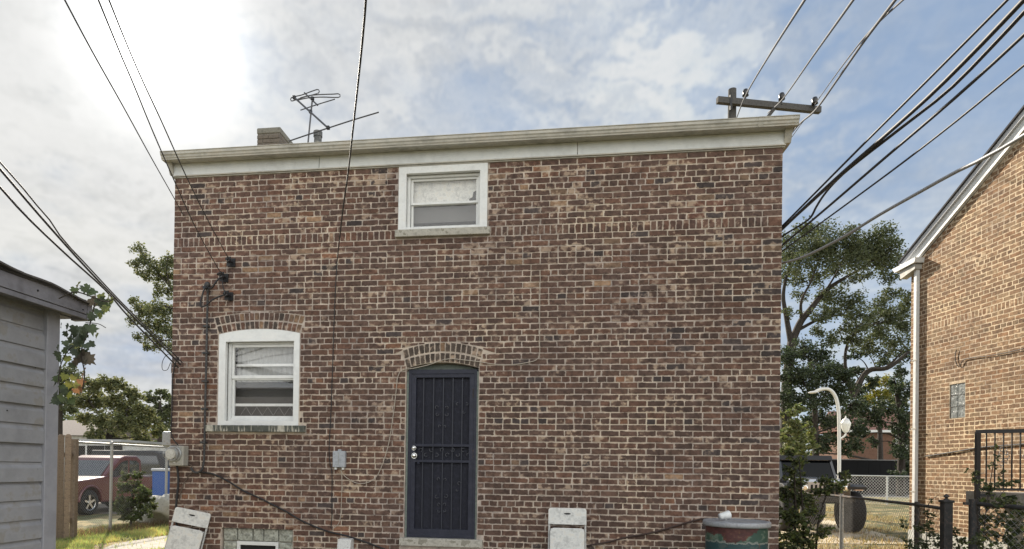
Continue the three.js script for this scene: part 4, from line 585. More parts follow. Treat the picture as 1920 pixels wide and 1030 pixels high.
{ // painted steel barrel
  const c = at(1381, 975, 6.25), y1 = c.y - 0.03, R = 0.285, y0 = hGround(c.x, c.z), H = y1 - y0, t = thing('steel_barrel', 'rusty green and maroon painted steel drum with a grey lid against the wall', 'barrel', V(c.x, y0, c.z));
  const pr = [[0.01, 0], [R, 0], [R + 0.008, 0.008], [R, 0.02]]; for (const k of [0.33, 0.66]) pr.push([R, H * k - 0.03], [R + 0.014, H * k], [R, H * k + 0.03]); pr.push([R, H - 0.17], [R + 0.004, H - 0.162], [R, H - 0.155], [R, H - 0.01], [R + 0.006, H]);
  const g = new THREE.LatheGeometry(pr.map((q) => new THREE.Vector2(...q)), 48, Math.PI); { const P = g.attributes.position, uv = g.attributes.uv; for (let i = 0; i < P.count; i++) uv.setY(i, P.getY(i) / H); }
  const face = Math.atan2(EYE.x - c.x, EYE.z - c.z);
  const paint = tex(1024, 512, (u, v) => { const n = nz(u * 1.7, v), f = nz(u * 6, v * 4), a = ((u - 0.5) * 2 * Math.PI), x = Math.sin(clamp(a, -1.57, 1.57)), dn = (1 - v) * H + 0.006 * f; const top = x < -0.45 ? 0.088 + 0.02 * n : x < -0.40 ? 0.11 : x < 0.0 ? 0.165 : 0.165 - 0.15 * sst(-0.05, 1.05, x) + 0.018 * n;
    let c2 = [0.03, 0.07, 0.05]; if (x > 0.2) c2 = [0.02, 0.058, 0.042]; const pale = sst(0.2, 1.4, n + 0.5 * f); c2 = c2.map((q, k) => mix(q, [0.13, 0.17, 0.13][k], pale * 0.7));
    if (dn < top) { c2 = [0.062, 0.016, 0.014].map((q) => q * (1 + 0.18 * f)); if (f > 1.5) c2 = [0.10, 0.045, 0.025]; } else if (dn > 0.163 && dn < 0.18) c2 = [0.17, 0.19, 0.17]; else if (dn > 0.18) c2 = [0.012, 0.045, 0.052].map((q, k) => mix(q, [0.07, 0.10, 0.09][k], pale * 0.5)); const ru = sst(1.3, 2.1, n - 0.3 * f); return c2.map((q, k) => mix(q, [0.11, 0.045, 0.02][k], ru)); });
  obj('drum', g, new THREE.MeshStandardMaterial({ map: paint, roughness: 0.55, bumpMap: bumpFine, bumpScale: 0.002 }), t, true).rotation.y = face;
  const lidM = worn([0.30, 0.31, 0.33], [0.20, 0.20, 0.20], 0.9, 0.3, 0.5, { metalness: 0.2 });
  obj('lid', new THREE.LatheGeometry([[R + 0.012, H - 0.028], [R + 0.024, H - 0.03], [R + 0.028, H - 0.015], [R + 0.027, H + 0.012], [R + 0.018, H + 0.022], [R - 0.01, H + 0.020], [R - 0.02, H + 0.010], [0.12, H + 0.012], [0.11, H + 0.018], [0.001, H + 0.018]].map((q) => new THREE.Vector2(...q)), 48), lidM, t);
  const cp = thing('plastic_cup', 'crumpled white plastic cup lying on the grey barrel lid', 'cup', V(c.x - 0.10, y1 + 0.012, c.z - 0.05)); obj('cup', mv(new THREE.LatheGeometry([[0.001, 0], [0.030, 0], [0.042, 0.10], [0.046, 0.102], [0.043, 0.098], [0.029, 0.006]].map((q) => new THREE.Vector2(...q)), 18), -0.045, 0.042, 0, 0.05, 0.35, -1.42), M.vinyl, cp); obj('crease', mv(new THREE.TorusGeometry(0.038, 0.003, 5, 18), 0.02, 0.042, -0.015, 0, 1.2, 0), M.white, cp);
}

// ---------------------------------------------------------------- antenna on the roof
{
  const z = -1.5, A = (x, y, dz = 0) => onZ(440 + x / 3.029, 130 + y / 3.029, z + dz), t = thing('tv_antenna', 'old bent television antenna on a mast above the gutter', 'antenna'), am = mat([0.10, 0.10, 0.105], 0.5, { metalness: 0.5 });
  obj('mast', rod(A(411, 470), A(441, 166), 0.012, 8), am, t);
  obj('boom', rod(A(338, 160), A(530, 334, 0.35), 0.013, 8), am, t);
  obj('boom', rod(A(396, 134, -0.25), A(470, 204, 0.1), 0.012, 8), am, t);
  const e = (pts, r = 0.0075) => obj('element', tube(pts.map((p) => A(...p)), r, 6, 40), am, t);
  e([[470, 138], [478, 132], [480, 120], [472, 115], [440, 124], [380, 146], [330, 158], [318, 166], [318, 178], [326, 180], [345, 174], [400, 156], [440, 146], [468, 138]]);
  e([[360, 174], [420, 162], [500, 158], [570, 160], [596, 158], [600, 148], [592, 140], [560, 141], [480, 144], [420, 150], [372, 162]]);
  e([[374, 232, -0.1], [470, 200, 0], [568, 170, 0.1]], 0.008);
  e([[308, 408, 0.3], [420, 370, 0.33], [530, 334, 0.35], [672, 288, 0.38], [818, 244, 0.42]], 0.009);
  for (const [x, y] of [[338, 160], [430, 240], [441, 166], [530, 332]]) { const p = A(x, y, x === 530 ? 0.35 : 0); obj('clamp', rbox(p.x - 0.022, p.x + 0.022, p.y - 0.022, p.y + 0.022, p.z - 0.022, p.z + 0.022, 0.006), M.black, t); }
  const f = onZ(575.5, 262, z); obj('foot', box(f.x - 0.08, f.x + 0.08, 5.36, 5.40, z - 0.08, z + 0.08), am, t);
}
// ---------------------------------------------------------------- utility pole and overhead wires
{
  const d = 15, t = thing('utility_pole', 'weathered wooden utility pole with a crossarm behind the right roof corner', 'pole'), wd = worn([0.085, 0.082, 0.078], [0.045, 0.043, 0.042], 0.9, 0.3, 0.95), p = at(1373, 200, d + 0.25), top = at(1373, 168, d + 0.25).y;
  obj('post', [new THREE.CylinderGeometry(0.095, 0.15, top, 12).translate(p.x, top / 2, p.z)], wd, t);
  const a = at(1345, 188, d), b = at(1538, 207, d + 0.25); obj('crossarm', bar(a, b, 0.11, 0.14), wd, t);
  obj('brace', bar(at(1464, 190, d + 0.12), at(1405, 262, d + 0.2), 0.04, 0.07), wd, t);
  for (const [x, y] of [[1398, 183], [1466, 190], [1528, 198]]) { const q = at(x, y, d + 0.1), i = obj('insulator', [rod(q.clone().add(V(0, -0.08, 0)), q.clone().add(V(0, 0.14, 0)), 0.02, 8), new THREE.LatheGeometry([[0.03, 0.03], [0.075, 0.04], [0.06, 0.09], [0.075, 0.12], [0.05, 0.19], [0.02, 0.2]].map((k) => new THREE.Vector2(...k)), 12).translate(q.x, q.y, q.z)], mat([0.02, 0.018, 0.018], 0.3), t); }
  obj('bolt_plate', bar(at(1371, 178, d - 0.03), at(1371, 206, d - 0.03), 0.05, 0.03, V(0, 0, 1)), M.black, t);
}
function wire(name, label, pts, d0, d1, r, m = M.black, cat = 'wire', first) {        // points of the photograph with distances running evenly in 1/d, as a taut wire has them
  let L = [0]; for (let i = 1; i < pts.length; i++) L.push(L[i - 1] + Math.hypot(pts[i][0] - pts[i - 1][0], pts[i][1] - pts[i - 1][1]));
  const T = L[L.length - 1], P = pts.map(([x, y], i) => at(x, y, 1 / mix(1 / d0, 1 / d1, L[i] / T))); if (first) P[0] = first;
  if (d1 < 5) { const n = P.length, d = P[n - 1].clone().sub(P[n - 2]).normalize(); d.y *= 0.8; P.push(P[n - 1].clone().addScaledVector(d, 4)); d.y *= 0.7; P.push(P[n].clone().addScaledVector(d, 6)); d.y *= 0.5; P.push(P[n + 1].clone().addScaledVector(d, 8)); }
  return tag(obj(name, tube(P, r, 6, 120), m), label, cat);
}
{
  const dk = mat([0.045, 0.045, 0.05], 0.6), dg = (p) => -p.clone().sub(EYE).dot(cb.B);
  const l1 = onX(350, 416, -0.02), a2 = onZ(417, 518, 0.13), a3 = onZ(430, 488, 0.13), a4 = onZ(632, 490, 0.05), c5 = onZ(338, 684, 0.04);
  wire('overhead_wire', 'leftmost thin wire dropping from the top to the upper left house edge', [[350, 416], [329, 377], [280, 290], [229, 197], [170, 92], [121, 0], [98, -44]], dg(l1), 3.4, 0.0047, dk, 'wire', l1);
  wire('overhead_wire', 'service wire crossing the left gutter end down to the middle anchor', [[417, 518], [395, 480], [363, 420], [322, 329], [280, 232], [250, 158], [225, 100], [203, 46], [184, 0], [166, -44]], dg(a2), 3.4, 0.0047, dk, 'wire', a2);
  wire('overhead_wire', 'service wire crossing the left gutter down to the uppermost anchor', [[430, 488], [393, 420], [348, 329], [299, 220], [264, 145], [232, 70], [204, 0], [186, -44]], dg(a3), 3.4, 0.0047, dk, 'wire', a3);
  wire('overhead_cable', 'long telephone cable dropping past the gutter in the middle of the wall', [[632, 490], [642, 400], [653, 320], [664, 222], [674, 130], [682, 50], [686, 0], [689, -44]], dg(a4), 3.0, 0.0068, dk, 'cable', a4);
  // bundle from the left edge to the left house corner
  wire('overhead_wire', 'lowest of the three dark wires slanting in at the left edge', [[334, 690], [297, 652], [236, 589], [199, 546], [120, 474], [43, 400], [0, 352], [-60, 288]], dg(c5), 4.4, 0.0088, dk, 'wire', onZ(334, 690, 0.04));
  wire('overhead_wire', 'middle of the three dark wires slanting in at the left edge', [[338, 684], [300, 645], [217, 561], [150, 490], [70, 400], [0, 318], [-60, 250]], dg(c5), 4.6, 0.010, dk, 'wire', c5);
  wire('overhead_wire', 'slack topmost wire of the three slanting in at the left edge', [[341, 680], [303, 641], [240, 580], [211, 550], [160, 495], [115, 446], [93, 413], [81, 400], [40, 350], [0, 305], [-50, 250]], dg(c5), 4.8, 0.007, dk, 'wire', onZ(341, 680, 0.04));
  // pole wires running overhead
  wire('power_line', 'wire from the left insulator of the crossarm to the top edge', [[1380, 225], [1398, 180], [1450, 92], [1509, 0], [1540, -48]], 15.5, 4.2, 0.012, dk, 'wire');
  wire('power_line', 'wire from the middle insulator of the crossarm to the top edge', [[1440, 212], [1466, 188], [1530, 98], [1600, 0], [1634, -48]], 15.5, 4.2, 0.012, dk, 'wire');
  wire('power_line', 'wire from the right insulator of the crossarm to the top edge', [[1528, 196], [1575, 130], [1625, 66], [1660, 30], [1693, 0], [1735, -40]], 15.1, 4.2, 0.009, dk, 'wire');
  wire('power_line', 'thick wire passing just in front of the crossarm end and behind the roof corner', [[1440, 322], [1470, 270], [1500, 232], [1528, 208], [1570, 150], [1620, 78], [1679, 0], [1710, -42]], 17.5, 4.6, 0.014, dk, 'wire');
  wire('power_line', 'thin slack wire dropping from the crossarm end behind the roof corner', [[1440, 345], [1470, 280], [1490, 250], [1508, 226], [1528, 206]], 17.5, 15.2, 0.010, dk, 'wire');
  const S = (x, y) => onX(x, y, 7.13);
  const drop = (label, pts, d1, r, m = dk, cat = 'cable') => { const p = S(pts[0][0], pts[0][1]); return wire('service_drop', label, pts, dg(p), d1, r, m, cat, p); };
  drop('thin uppermost cable of the bundle rising to the top right corner', [[1444, 447], [1494, 397], [1620, 270], [1750, 140], [1889, 0], [1935, -46]], 3.6, 0.0095);
  drop('thick twisted cable just below the topmost one of the right bundle', [[1444, 452], [1500, 398], [1587, 318], [1670, 246], [1751, 173], [1840, 84], [1920, 0], [1960, -42]], 3.6, 0.016);
  drop('thick dark cable second below the topmost, touching the right edge high up', [[1444, 449], [1500, 399], [1587, 321], [1690, 240], [1782, 167], [1860, 88], [1920, 24], [1975, -36]], 3.6, 0.013);
  drop('looping dark cable leaving the right bundle and bending down to the house', [[1450, 456], [1475, 438], [1500, 423], [1520, 408], [1531, 388], [1543, 369], [1560, 348], [1587, 321]], 6.2, 0.011);
  drop('smooth dark cable fourth from the top at the right edge', [[1444, 480], [1466, 461], [1539, 400], [1660, 296], [1800, 176], [1920, 66], [1990, 0]], 3.6, 0.0115);
  drop('thin grey wire just above the white-ended cable at the right edge', [[1444, 490], [1466, 472], [1529, 426], [1592, 380], [1700, 300], [1810, 214], [1920, 123], [2000, 58]], 3.6, 0.008);
  drop('pale cable sagging low from the house edge across the tan gable', [[1445, 497], [1465, 494], [1506, 482], [1579, 446], [1651, 402], [1720, 363], [1790, 324], [1855, 292], [1920, 254], [2000, 205]], 3.6, 0.0125, mat([0.34, 0.34, 0.35], 0.45));
}

// ---------------------------------------------------------------- street lamp
{
  const d = 34, P = (x, y) => at(x, y, d), t = thing('street_lamp', 'white curved street lamp with a globe lantern on its side', 'street lamp'), m = mat([0.62, 0.61, 0.58], 0.45), b = P(1574, 880);
  obj('pole', [tube([V(b.x, 0, b.z), V(b.x, 2, b.z), P(1573.7, 800), P(1572.5, 768), P(1567, 744), P(1556, 731), P(1542, 730), P(1529, 735)], 0.085, 10, 80), rod(V(b.x, 0, b.z), V(b.x, 0.8, b.z), 0.16, 14, 0.12)], m, t);
  obj('lamp_head', mv(new THREE.SphereGeometry(1, 14, 10).scale(0.26, 0.07, 0.12), P(1525, 736).x, P(1525, 736).y, P(1525, 736).z, 0, 0, 0.1), m, t);
  const g = P(1586, 799), lan = new THREE.Group(); lan.name = 'lantern'; t.add(lan);
  obj('globe', new THREE.LatheGeometry([[0.07, -0.36], [0.13, -0.30], [0.20, -0.12], [0.255, 0.08], [0.25, 0.16], [0.19, 0.27]].map((q) => new THREE.Vector2(...q)), 18).translate(g.x, g.y, g.z), new THREE.MeshPhysicalMaterial({ color: 0xf2f2ee, roughness: 0.35, transmission: 0.25, thickness: 0 }), lan);
  obj('finial', new THREE.LatheGeometry([[0.195, 0.27], [0.15, 0.36], [0.06, 0.41], [0.03, 0.46], [0.035, 0.5], [0.001, 0.55]].map((q) => new THREE.Vector2(...q)), 18).translate(g.x, g.y, g.z), m, lan);
  obj('bracket', tube([V(g.x, g.y - 0.34, g.z), V(g.x, g.y - 0.48, g.z), V(g.x - 0.12, g.y - 0.60, g.z), V(b.x, g.y - 0.72, g.z)], 0.045, 8), m, lan);
}
// ---------------------------------------------------------------- vehicles
const prof = (pts) => poly(pts);
function wheel(t, x, z, r, w, tyre, rim, spokes) {
  const s = Math.sign(z), ty = obj('wheel', mv(new THREE.LatheGeometry([[r * 0.62, -w / 2], [r * 0.9, -w / 2], [r, -w * 0.36], [r, w * 0.36], [r * 0.9, w / 2], [r * 0.62, w / 2]].map((q) => new THREE.Vector2(...q)), 30), x, r, z, Math.PI / 2), tyre, t), g = [];
  g.push(mv(new THREE.CylinderGeometry(r * 0.63, r * 0.63, w * 0.7, 26, 1, true), x, r, z, Math.PI / 2), mv(new THREE.CylinderGeometry(r * 0.16, r * 0.2, 0.05, 14), x, r, z + s * w * 0.34, s * Math.PI / 2), mv(new THREE.TorusGeometry(r * 0.61, r * 0.04, 6, 28), x, r, z + s * w * 0.42));
  for (let i = 0; i < spokes; i++) { const a = i / spokes * Math.PI * 2 + 0.3; g.push(bar(V(x + Math.cos(a) * r * 0.1, r + Math.sin(a) * r * 0.1, z + s * w * 0.33), V(x + Math.cos(a) * r * 0.62, r + Math.sin(a) * r * 0.62, z + s * w * 0.36), r * 0.17, 0.03, V(0, 0, 1))); }
  obj('rim', g, rim, ty);
  obj('brake_disc', mv(new THREE.CylinderGeometry(r * 0.55, r * 0.55, 0.03, 20), x, r, z, Math.PI / 2), M.dark, ty);
}
const ex = (pts, w, bevel = 0.03) => ext(prof(pts), w - 2 * bevel, bevel).translate(0, 0, -(w - 2 * bevel) / 2);
const paintM = (c) => new THREE.MeshPhysicalMaterial({ color: new THREE.Color().setRGB(...c), roughness: 0.35, clearcoat: 1, clearcoatRoughness: 0.06, metalness: 0.1 });
const carGlass = new THREE.MeshPhysicalMaterial({ color: new THREE.Color().setRGB(0.03, 0.035, 0.04), roughness: 0.04, clearcoat: 1, specularIntensity: 1 });
{ // maroon pickup: x forward, z towards its left side
  const w0 = at(163, 950, 19.3), h = V(0, 0, 1), t = thing('pickup_truck', 'maroon pickup truck parked behind the tall chain-link fence', 'pickup truck');
  t.rotation.y = Math.atan2(-h.z, h.x); const sideD = V(0, 0, 1).applyAxisAngle(UPV, t.rotation.y); t.position.copy(w0).setY(0).addScaledVector(h, -1.75).addScaledVector(sideD, sideD.dot(cb.R) > 0 ? -0.82 : 0.82);
  const body = paintM([0.095, 0.010, 0.016]), sgn = sideD.dot(cb.R) > 0 ? 1 : -1;
  obj('body', [ex([[2.75, 0.5], [2.78, 0.78], [2.70, 0.98], [1.2, 1.12], [0.95, 1.14], [-0.75, 1.14], [-0.75, 1.12], [-2.65, 1.12], [-2.68, 0.5], [-1.98, 0.45], [-1.90, 0.75], [-1.72, 0.88], [-1.42, 0.90], [-1.15, 0.78], [-1.05, 0.42], [1.22, 0.42], [1.30, 0.75], [1.5, 0.9], [1.95, 0.9], [2.2, 0.75], [2.28, 0.45]], 1.88, 0.05)], body, t);
  obj('cab', ex([[1.05, 1.12], [0.30, 1.72], [0.05, 1.80], [-0.55, 1.80], [-0.72, 1.70], [-0.80, 1.12]], 1.62, 0.05), body, t);
  obj('windshield', ext(poly([[-0.70, 0], [0.70, 0], [0.60, 0.80], [-0.60, 0.80]]), 0.012).applyMatrix4(new THREE.Matrix4().makeBasis(V(0, 0, -1), V(-0.78, 0.625, 0).normalize(), V(0.625, 0.78, 0).normalize())).translate(1.06, 1.17, 0), carGlass, t);
  for (const s of [1, -1]) { obj('side_window', ext(poly([[0.78, 1.2], [0.26, 1.62], [0.02, 1.69], [-0.08, 1.69], [-0.08, 1.2]]), 0.008).translate(0, 0, s * 0.812 - 0.004), carGlass, t); obj('side_window', ext(poly([[-0.16, 1.2], [-0.16, 1.69], [-0.5, 1.69], [-0.64, 1.6], [-0.68, 1.2]]), 0.008).translate(0, 0, s * 0.812 - 0.004), carGlass, t);
    const dr = obj('door', ext(poly([[0.95, 0.5], [0.95, 1.12], [-0.12, 1.12], [-0.12, 0.5]]), 0.012, 0.004).translate(0, 0, s * 0.935 - 0.006), body, t); obj('door_handle', rbox(0.0, 0.14, 0.98, 1.01, s * 0.95 - 0.012, s * 0.95 + 0.018, 0.006), M.black, dr); obj('mirror', rbox(0.78, 0.88, 1.16, 1.34, s * 1.04 - 0.1, s * 1.04 + 0.1, 0.03), M.black, t); obj('fender_flare', mv(new THREE.TorusGeometry(0.47, 0.04, 8, 18, Math.PI), 1.75, 0.42, s * 0.93), body, t); obj('bed_rail', rbox(-2.66, -0.82, 1.12, 1.16, s * 0.88 - 0.05, s * 0.88 + 0.05, 0.012), M.black, t); obj('headlight', rbox(2.64, 2.76, 0.78, 0.95, s * 0.70 - 0.16, s * 0.70 + 0.16, 0.03), M.chrome, t); obj('tail_light', rbox(-2.69, -2.63, 0.72, 1.05, s * 0.86 - 0.06, s * 0.86 + 0.075, 0.01), mat([0.25, 0.01, 0.01], 0.3), t); }
  obj('bumper', rbox(2.72, 2.88, 0.45, 0.64, -0.92, 0.92, 0.04), M.galv, t); obj('grille', rbox(2.74, 2.79, 0.70, 0.96, -0.45, 0.45, 0.02), M.black, t);
  for (const x of [1.75, -1.55]) for (const s of [1, -1]) wheel(t, x, s * 0.80, 0.385, 0.26, M.rubber, M.chrome, 5);
}
{ // dark jeep with big tyres
  const h = V(0, 0, 1), t = thing('jeep', 'dark jeep with sky reflection painted pale on its hood and very large tyres behind the low fence', 'jeep');
  t.rotation.y = Math.atan2(-h.z, h.x); const sd = V(0, 0, 1).applyAxisAngle(UPV, t.rotation.y), lw = at(1592, 995, 17.2).setY(0), sg = sd.dot(cb.R) > 0 ? 1 : -1;
  t.position.copy(lw).addScaledVector(h, -1.2).addScaledVector(sd, -sg * 0.82);
  const body = paintM([0.016, 0.017, 0.02]), flat = mat([0.02, 0.02, 0.021], 0.6);
  obj('body', ex([[0.62, 0.62], [0.66, 1.22], [-1.95, 1.22], [-1.98, 0.62]], 1.58, 0.04), body, t);
  obj('hood', ex([[1.62, 0.85], [1.64, 1.16], [1.5, 1.21], [0.55, 1.27], [0.55, 0.85]], 1.24, 0.05), paintM([0.42, 0.43, 0.45]), t);  // pale hood colour paints in the sky it reflects
  obj('grille', rbox(1.60, 1.68, 0.78, 1.18, -0.66, 0.66, 0.03), body, t);
  for (let i = -3; i <= 3; i++) obj('grille_slot', rbox(1.672, 1.69, 0.84, 1.12, i * 0.105 - 0.03, i * 0.105 + 0.03, 0.008), M.dark, t);
  obj('windshield_frame', [bar(V(0.60, 1.24, 0.72), V(0.28, 1.82, 0.68), 0.07, 0.06), bar(V(0.60, 1.24, -0.72), V(0.28, 1.82, -0.68), 0.07, 0.06), bar(V(0.28, 1.82, -0.71), V(0.28, 1.82, 0.71), 0.07, 0.06), bar(V(0.60, 1.25, -0.74), V(0.60, 1.25, 0.74), 0.07, 0.06)], body, t);
  obj('windshield', ext(poly([[-0.69, 0], [0.69, 0], [0.66, 0.56], [-0.66, 0.56]]), 0.01).applyMatrix4(new THREE.Matrix4().makeBasis(V(0, 0, -1), V(-0.483, 0.876, 0), V(0.876, 0.483, 0))).translate(0.575, 1.29, 0), new THREE.MeshPhysicalMaterial({ color: 0x07090c, roughness: 0.06, specularIntensity: 0.45 }), t);
  obj('roof', ex([[0.36, 1.82], [0.30, 1.90], [-1.85, 1.90], [-1.95, 1.84]], 1.46, 0.03), flat, t); obj('rear_cab', ex([[-1.0, 1.23], [-1.0, 1.82], [-1.92, 1.82], [-1.97, 1.23]], 1.44, 0.03), flat, t);
  for (const s of [1, -1]) { obj('fender', ex([[1.72, 1.02], [1.72, 1.07], [1.55, 1.13], [0.72, 1.13], [0.5, 0.85], [0.55, 0.80], [0.78, 1.04], [1.5, 1.04]], 0.46, 0.012).translate(0, 0, s * 0.80), flat, t); obj('side_marker', rbox(1.60, 1.73, 0.98, 1.045, s * 0.84 - 0.10, s * 0.84 + 0.10, 0.015), mat([0.75, 0.55, 0.42], 0.3), t); obj('headlight', mv(new THREE.SphereGeometry(0.10, 16, 10).scale(1, 1, 0.45), 1.68, 1.02, s * 0.5, 0, Math.PI / 2), M.chrome, t); obj('mirror', rbox(0.48, 0.56, 1.28, 1.46, s * 0.93 - 0.1, s * 0.93 + 0.1, 0.03), M.black, t); obj('rear_fender', ex([[-0.75, 0.8], [-0.95, 1.1], [-1.75, 1.1], [-1.95, 0.8], [-1.88, 0.8], [-1.7, 1.05], [-1.0, 1.05], [-0.82, 0.8]], 0.3, 0.012).translate(0, 0, s * 0.82), flat, t); }
  obj('bumper', rbox(1.76, 1.88, 0.66, 0.82, -0.70, 0.70, 0.03), flat, t);
  for (const c of t.children) c.position.y = 0.17;
  for (const x of [1.2, -1.35]) for (const s of [1, -1]) wheel(t, x, s * 0.84, 0.56, 0.40, M.rubber, M.black, 6);
}
{ // blue bin, white tank, dark parked van, debris at the left
  const P = at(305, 900, 17.6), b = thing('blue_bin', 'blue lidded bin beside the left house corner beyond the fence', 'bin'), y1 = at(305, 884, 17.6).y; obj('bin', ext(poly([[-0.20, 0], [0.20, 0], [0.23, y1], [-0.23, y1]]), 0.45, 0.02).translate(P.x, 0, P.z - 0.35), mat([0.02, 0.085, 0.32], 0.5), b); obj('lid', rbox(P.x - 0.27, P.x + 0.27, y1 + 0.001, y1 + 0.08, P.z - 0.40, P.z + 0.16, 0.03), mat([0.45, 0.47, 0.5], 0.5), b);
  const q = at(292, 940, 16.6), c = thing('white_sacks', 'pale plastic sacks heaped beside the bush at the left house corner', 'sacks'); for (const [dx, h, r] of [[-0.25, 0.55, 0.36], [0.25, 0.7, 0.42], [0.0, 0.35, 0.45]]) { const g = new THREE.SphereGeometry(1, 18, 12), A = g.attributes.position; for (let i = 0; i < A.count; i++) { const k = 1 + 0.12 * nz(A.getX(i) * 0.3 + dx, A.getY(i) * 0.3); A.setXYZ(i, A.getX(i) * k * r, Math.max(-0.9, A.getY(i)) * k * h * 0.6 + h * 0.55, A.getZ(i) * k * r); } g.computeVertexNormals(); obj('sack', g.translate(q.x + dx, 0, q.z + dx * 0.5), worn([0.42, 0.41, 0.36], [0.25, 0.23, 0.19], 0.7, 0.4, 0.7), c); }
  const d = 25, v = thing('dark_van', 'dark parked van with black windows behind the pickup bed', 'van'), o = at(282, 866, d), rt = at(316, 866, d + 1), y2 = at(285, 849, d).y; t0(); function t0() { v.position.set(o.x, 0, o.z); v.rotation.y = -0.12; }
  obj('body', ex([[-2.0, 0.35], [2.0, 0.35], [2.05, 0.95], [1.7, 1.05], [1.25, y2 - 0.1], [0.9, y2], [-1.9, y2], [-2.05, 1.0]], 1.8, 0.06), mat([0.022, 0.023, 0.028], 0.5), v);
  obj('side_window', ext(poly([[-1.8, 1.1], [1.4, 1.1], [1.05, y2 - 0.14], [-1.75, y2 - 0.14]]), 0.008).translate(0, 0, 0.902), carGlass, v);
  obj('side_trim', rbox(-2.0, 2.0, 0.62, 0.7, 0.89, 0.915, 0.008), M.galv, v); for (const x of [-1.3, 1.3]) for (const s of [1, -1]) wheel(v, x, s * 0.8, 0.33, 0.22, M.rubber, M.galv, 5);
}
// ---------------------------------------------------------------- path, street, sidewalk
{
  const sheet = (name, pts, y, m) => { const s = poly(pts.map((p) => [p.x, -p.z])), g = new THREE.ShapeGeometry(s).rotateX(-Math.PI / 2).translate(0, y, 0); return tag(obj(name, g, m), null, null, null, 'structure'); };
  const G0 = (x, y) => onY(x, y, 0);
  sheet('path', [G0(160, 1046), G0(215, 1022), G0(300, 1008), G0(330, 1004), G0(330, 1022), G0(300, 1032), G0(260, 1046)], 0.02, M.concrete);
  const asphalt = worn([0.075, 0.075, 0.075], [0.11, 0.11, 0.105], 0.6, 1.4, 0.95);
  sheet('street', [V(-12, 0, -37), V(90, 0, -44), V(90, 0, -52), V(-12, 0, -45)], 0.012, asphalt);
  sheet('sidewalk', [V(-12, 0, -49), V(90, 0, -56), V(90, 0, -58.2), V(-12, 0, -51.2)], 0.03, M.concrete);
  sheet('alley', [V(-60, 0, -9), V(-3.6, 0, -11.0), V(-3.6, 0, -17.6), V(-60, 0, -21)], 0.012, worn([0.17, 0.15, 0.125], [0.25, 0.22, 0.18], 0.8, 1.2, 0.98));
  sheet('driveway', [V(7.4, 0, -7.5), V(13, 0, -8.5), V(16, 0, -30), V(9, 0, -30)], 0.012, worn([0.55, 0.47, 0.33], [0.28, 0.22, 0.15], 0.9, 0.9, 0.98));
}
// ---------------------------------------------------------------- vegetation
const leafMat = (tr = 0.58) => new THREE.MeshPhysicalMaterial({ vertexColors: true, roughness: 0.75, transmission: tr, thickness: 0, side: THREE.DoubleSide, specularIntensity: 0.5 });
const LEAF = leafMat();
function leaves(list, parent, name = 'crown', m = LEAF) {     // list of [position, size, colour]; each leaf two bent triangles
  const n = list.length, pos = new Float32Array(n * 18), col = new Float32Array(n * 18), nor = new Float32Array(n * 18); let o = 0;
  const a = V(), b = V(), c = V(), q = V(), N = V();
  for (const [p, s, k] of list) {
    a.set(rr(-1, 1), rr(-0.8, 0.5), rr(-1, 1)).normalize(); q.set(rr(-1, 1), rr(-0.3, 1.2), rr(-1, 1)).normalize(); b.crossVectors(a, q).normalize(); c.crossVectors(a, b);
    const w = s * rr(0.28, 0.42), T = p.clone().addScaledVector(a, s), Lf = p.clone().addScaledVector(a, s * 0.45).addScaledVector(b, w).addScaledVector(c, w * 0.35), R = p.clone().addScaledVector(a, s * 0.45).addScaledVector(b, -w).addScaledVector(c, w * 0.35);
    const sh = rr(0.75, 1.25); for (const tr of [[p, Lf, T], [p, T, R]]) { N.crossVectors(tr[1].clone().sub(tr[0]), tr[2].clone().sub(tr[0])).normalize(); for (const v of tr) { pos[o] = v.x; pos[o + 1] = v.y; pos[o + 2] = v.z; nor[o] = N.x; nor[o + 1] = N.y; nor[o + 2] = N.z; col[o] = k[0] * sh; col[o + 1] = k[1] * sh; col[o + 2] = k[2] * sh; o += 3; } }
  }
  const g = new THREE.BufferGeometry(); g.setAttribute('position', new THREE.BufferAttribute(pos, 3)); g.setAttribute('normal', new THREE.BufferAttribute(nor, 3)); g.setAttribute('color', new THREE.BufferAttribute(col, 3));
  const o3 = new THREE.Mesh(g, m); o3.name = name; o3.castShadow = o3.receiveShadow = true; parent.add(o3); return o3;
}
const dirR = () => { const z = rr(-1, 1), a = rr(0, 6.2832), k = Math.sqrt(1 - z * z); return V(k * Math.cos(a), z, k * Math.sin(a)); };
const barkM = worn([0.034, 0.027, 0.022], [0.06, 0.05, 0.042], 0.7, 0.4, 0.95);
function limb(pts, r0, r1, n = 7) { const c = new THREE.CatmullRomCurve3(pts, false, 'centripetal'), S = Math.max(6, pts.length * 4), g = new THREE.TubeGeometry(c, S, 1, n, false), P = g.attributes.position, q = V(); for (let i = 0; i <= S; i++) { const f = i / S; c.getPointAt(f, q); const r = mix(r0, r1, f); for (let j = 0; j <= n; j++) { const k = i * (n + 1) + j; P.setXYZ(k, q.x + (P.getX(k) - q.x) * r, q.y + (P.getY(k) - q.y) * r, q.z + (P.getZ(k) - q.z) * r); } } g.computeVertexNormals(); return g; }
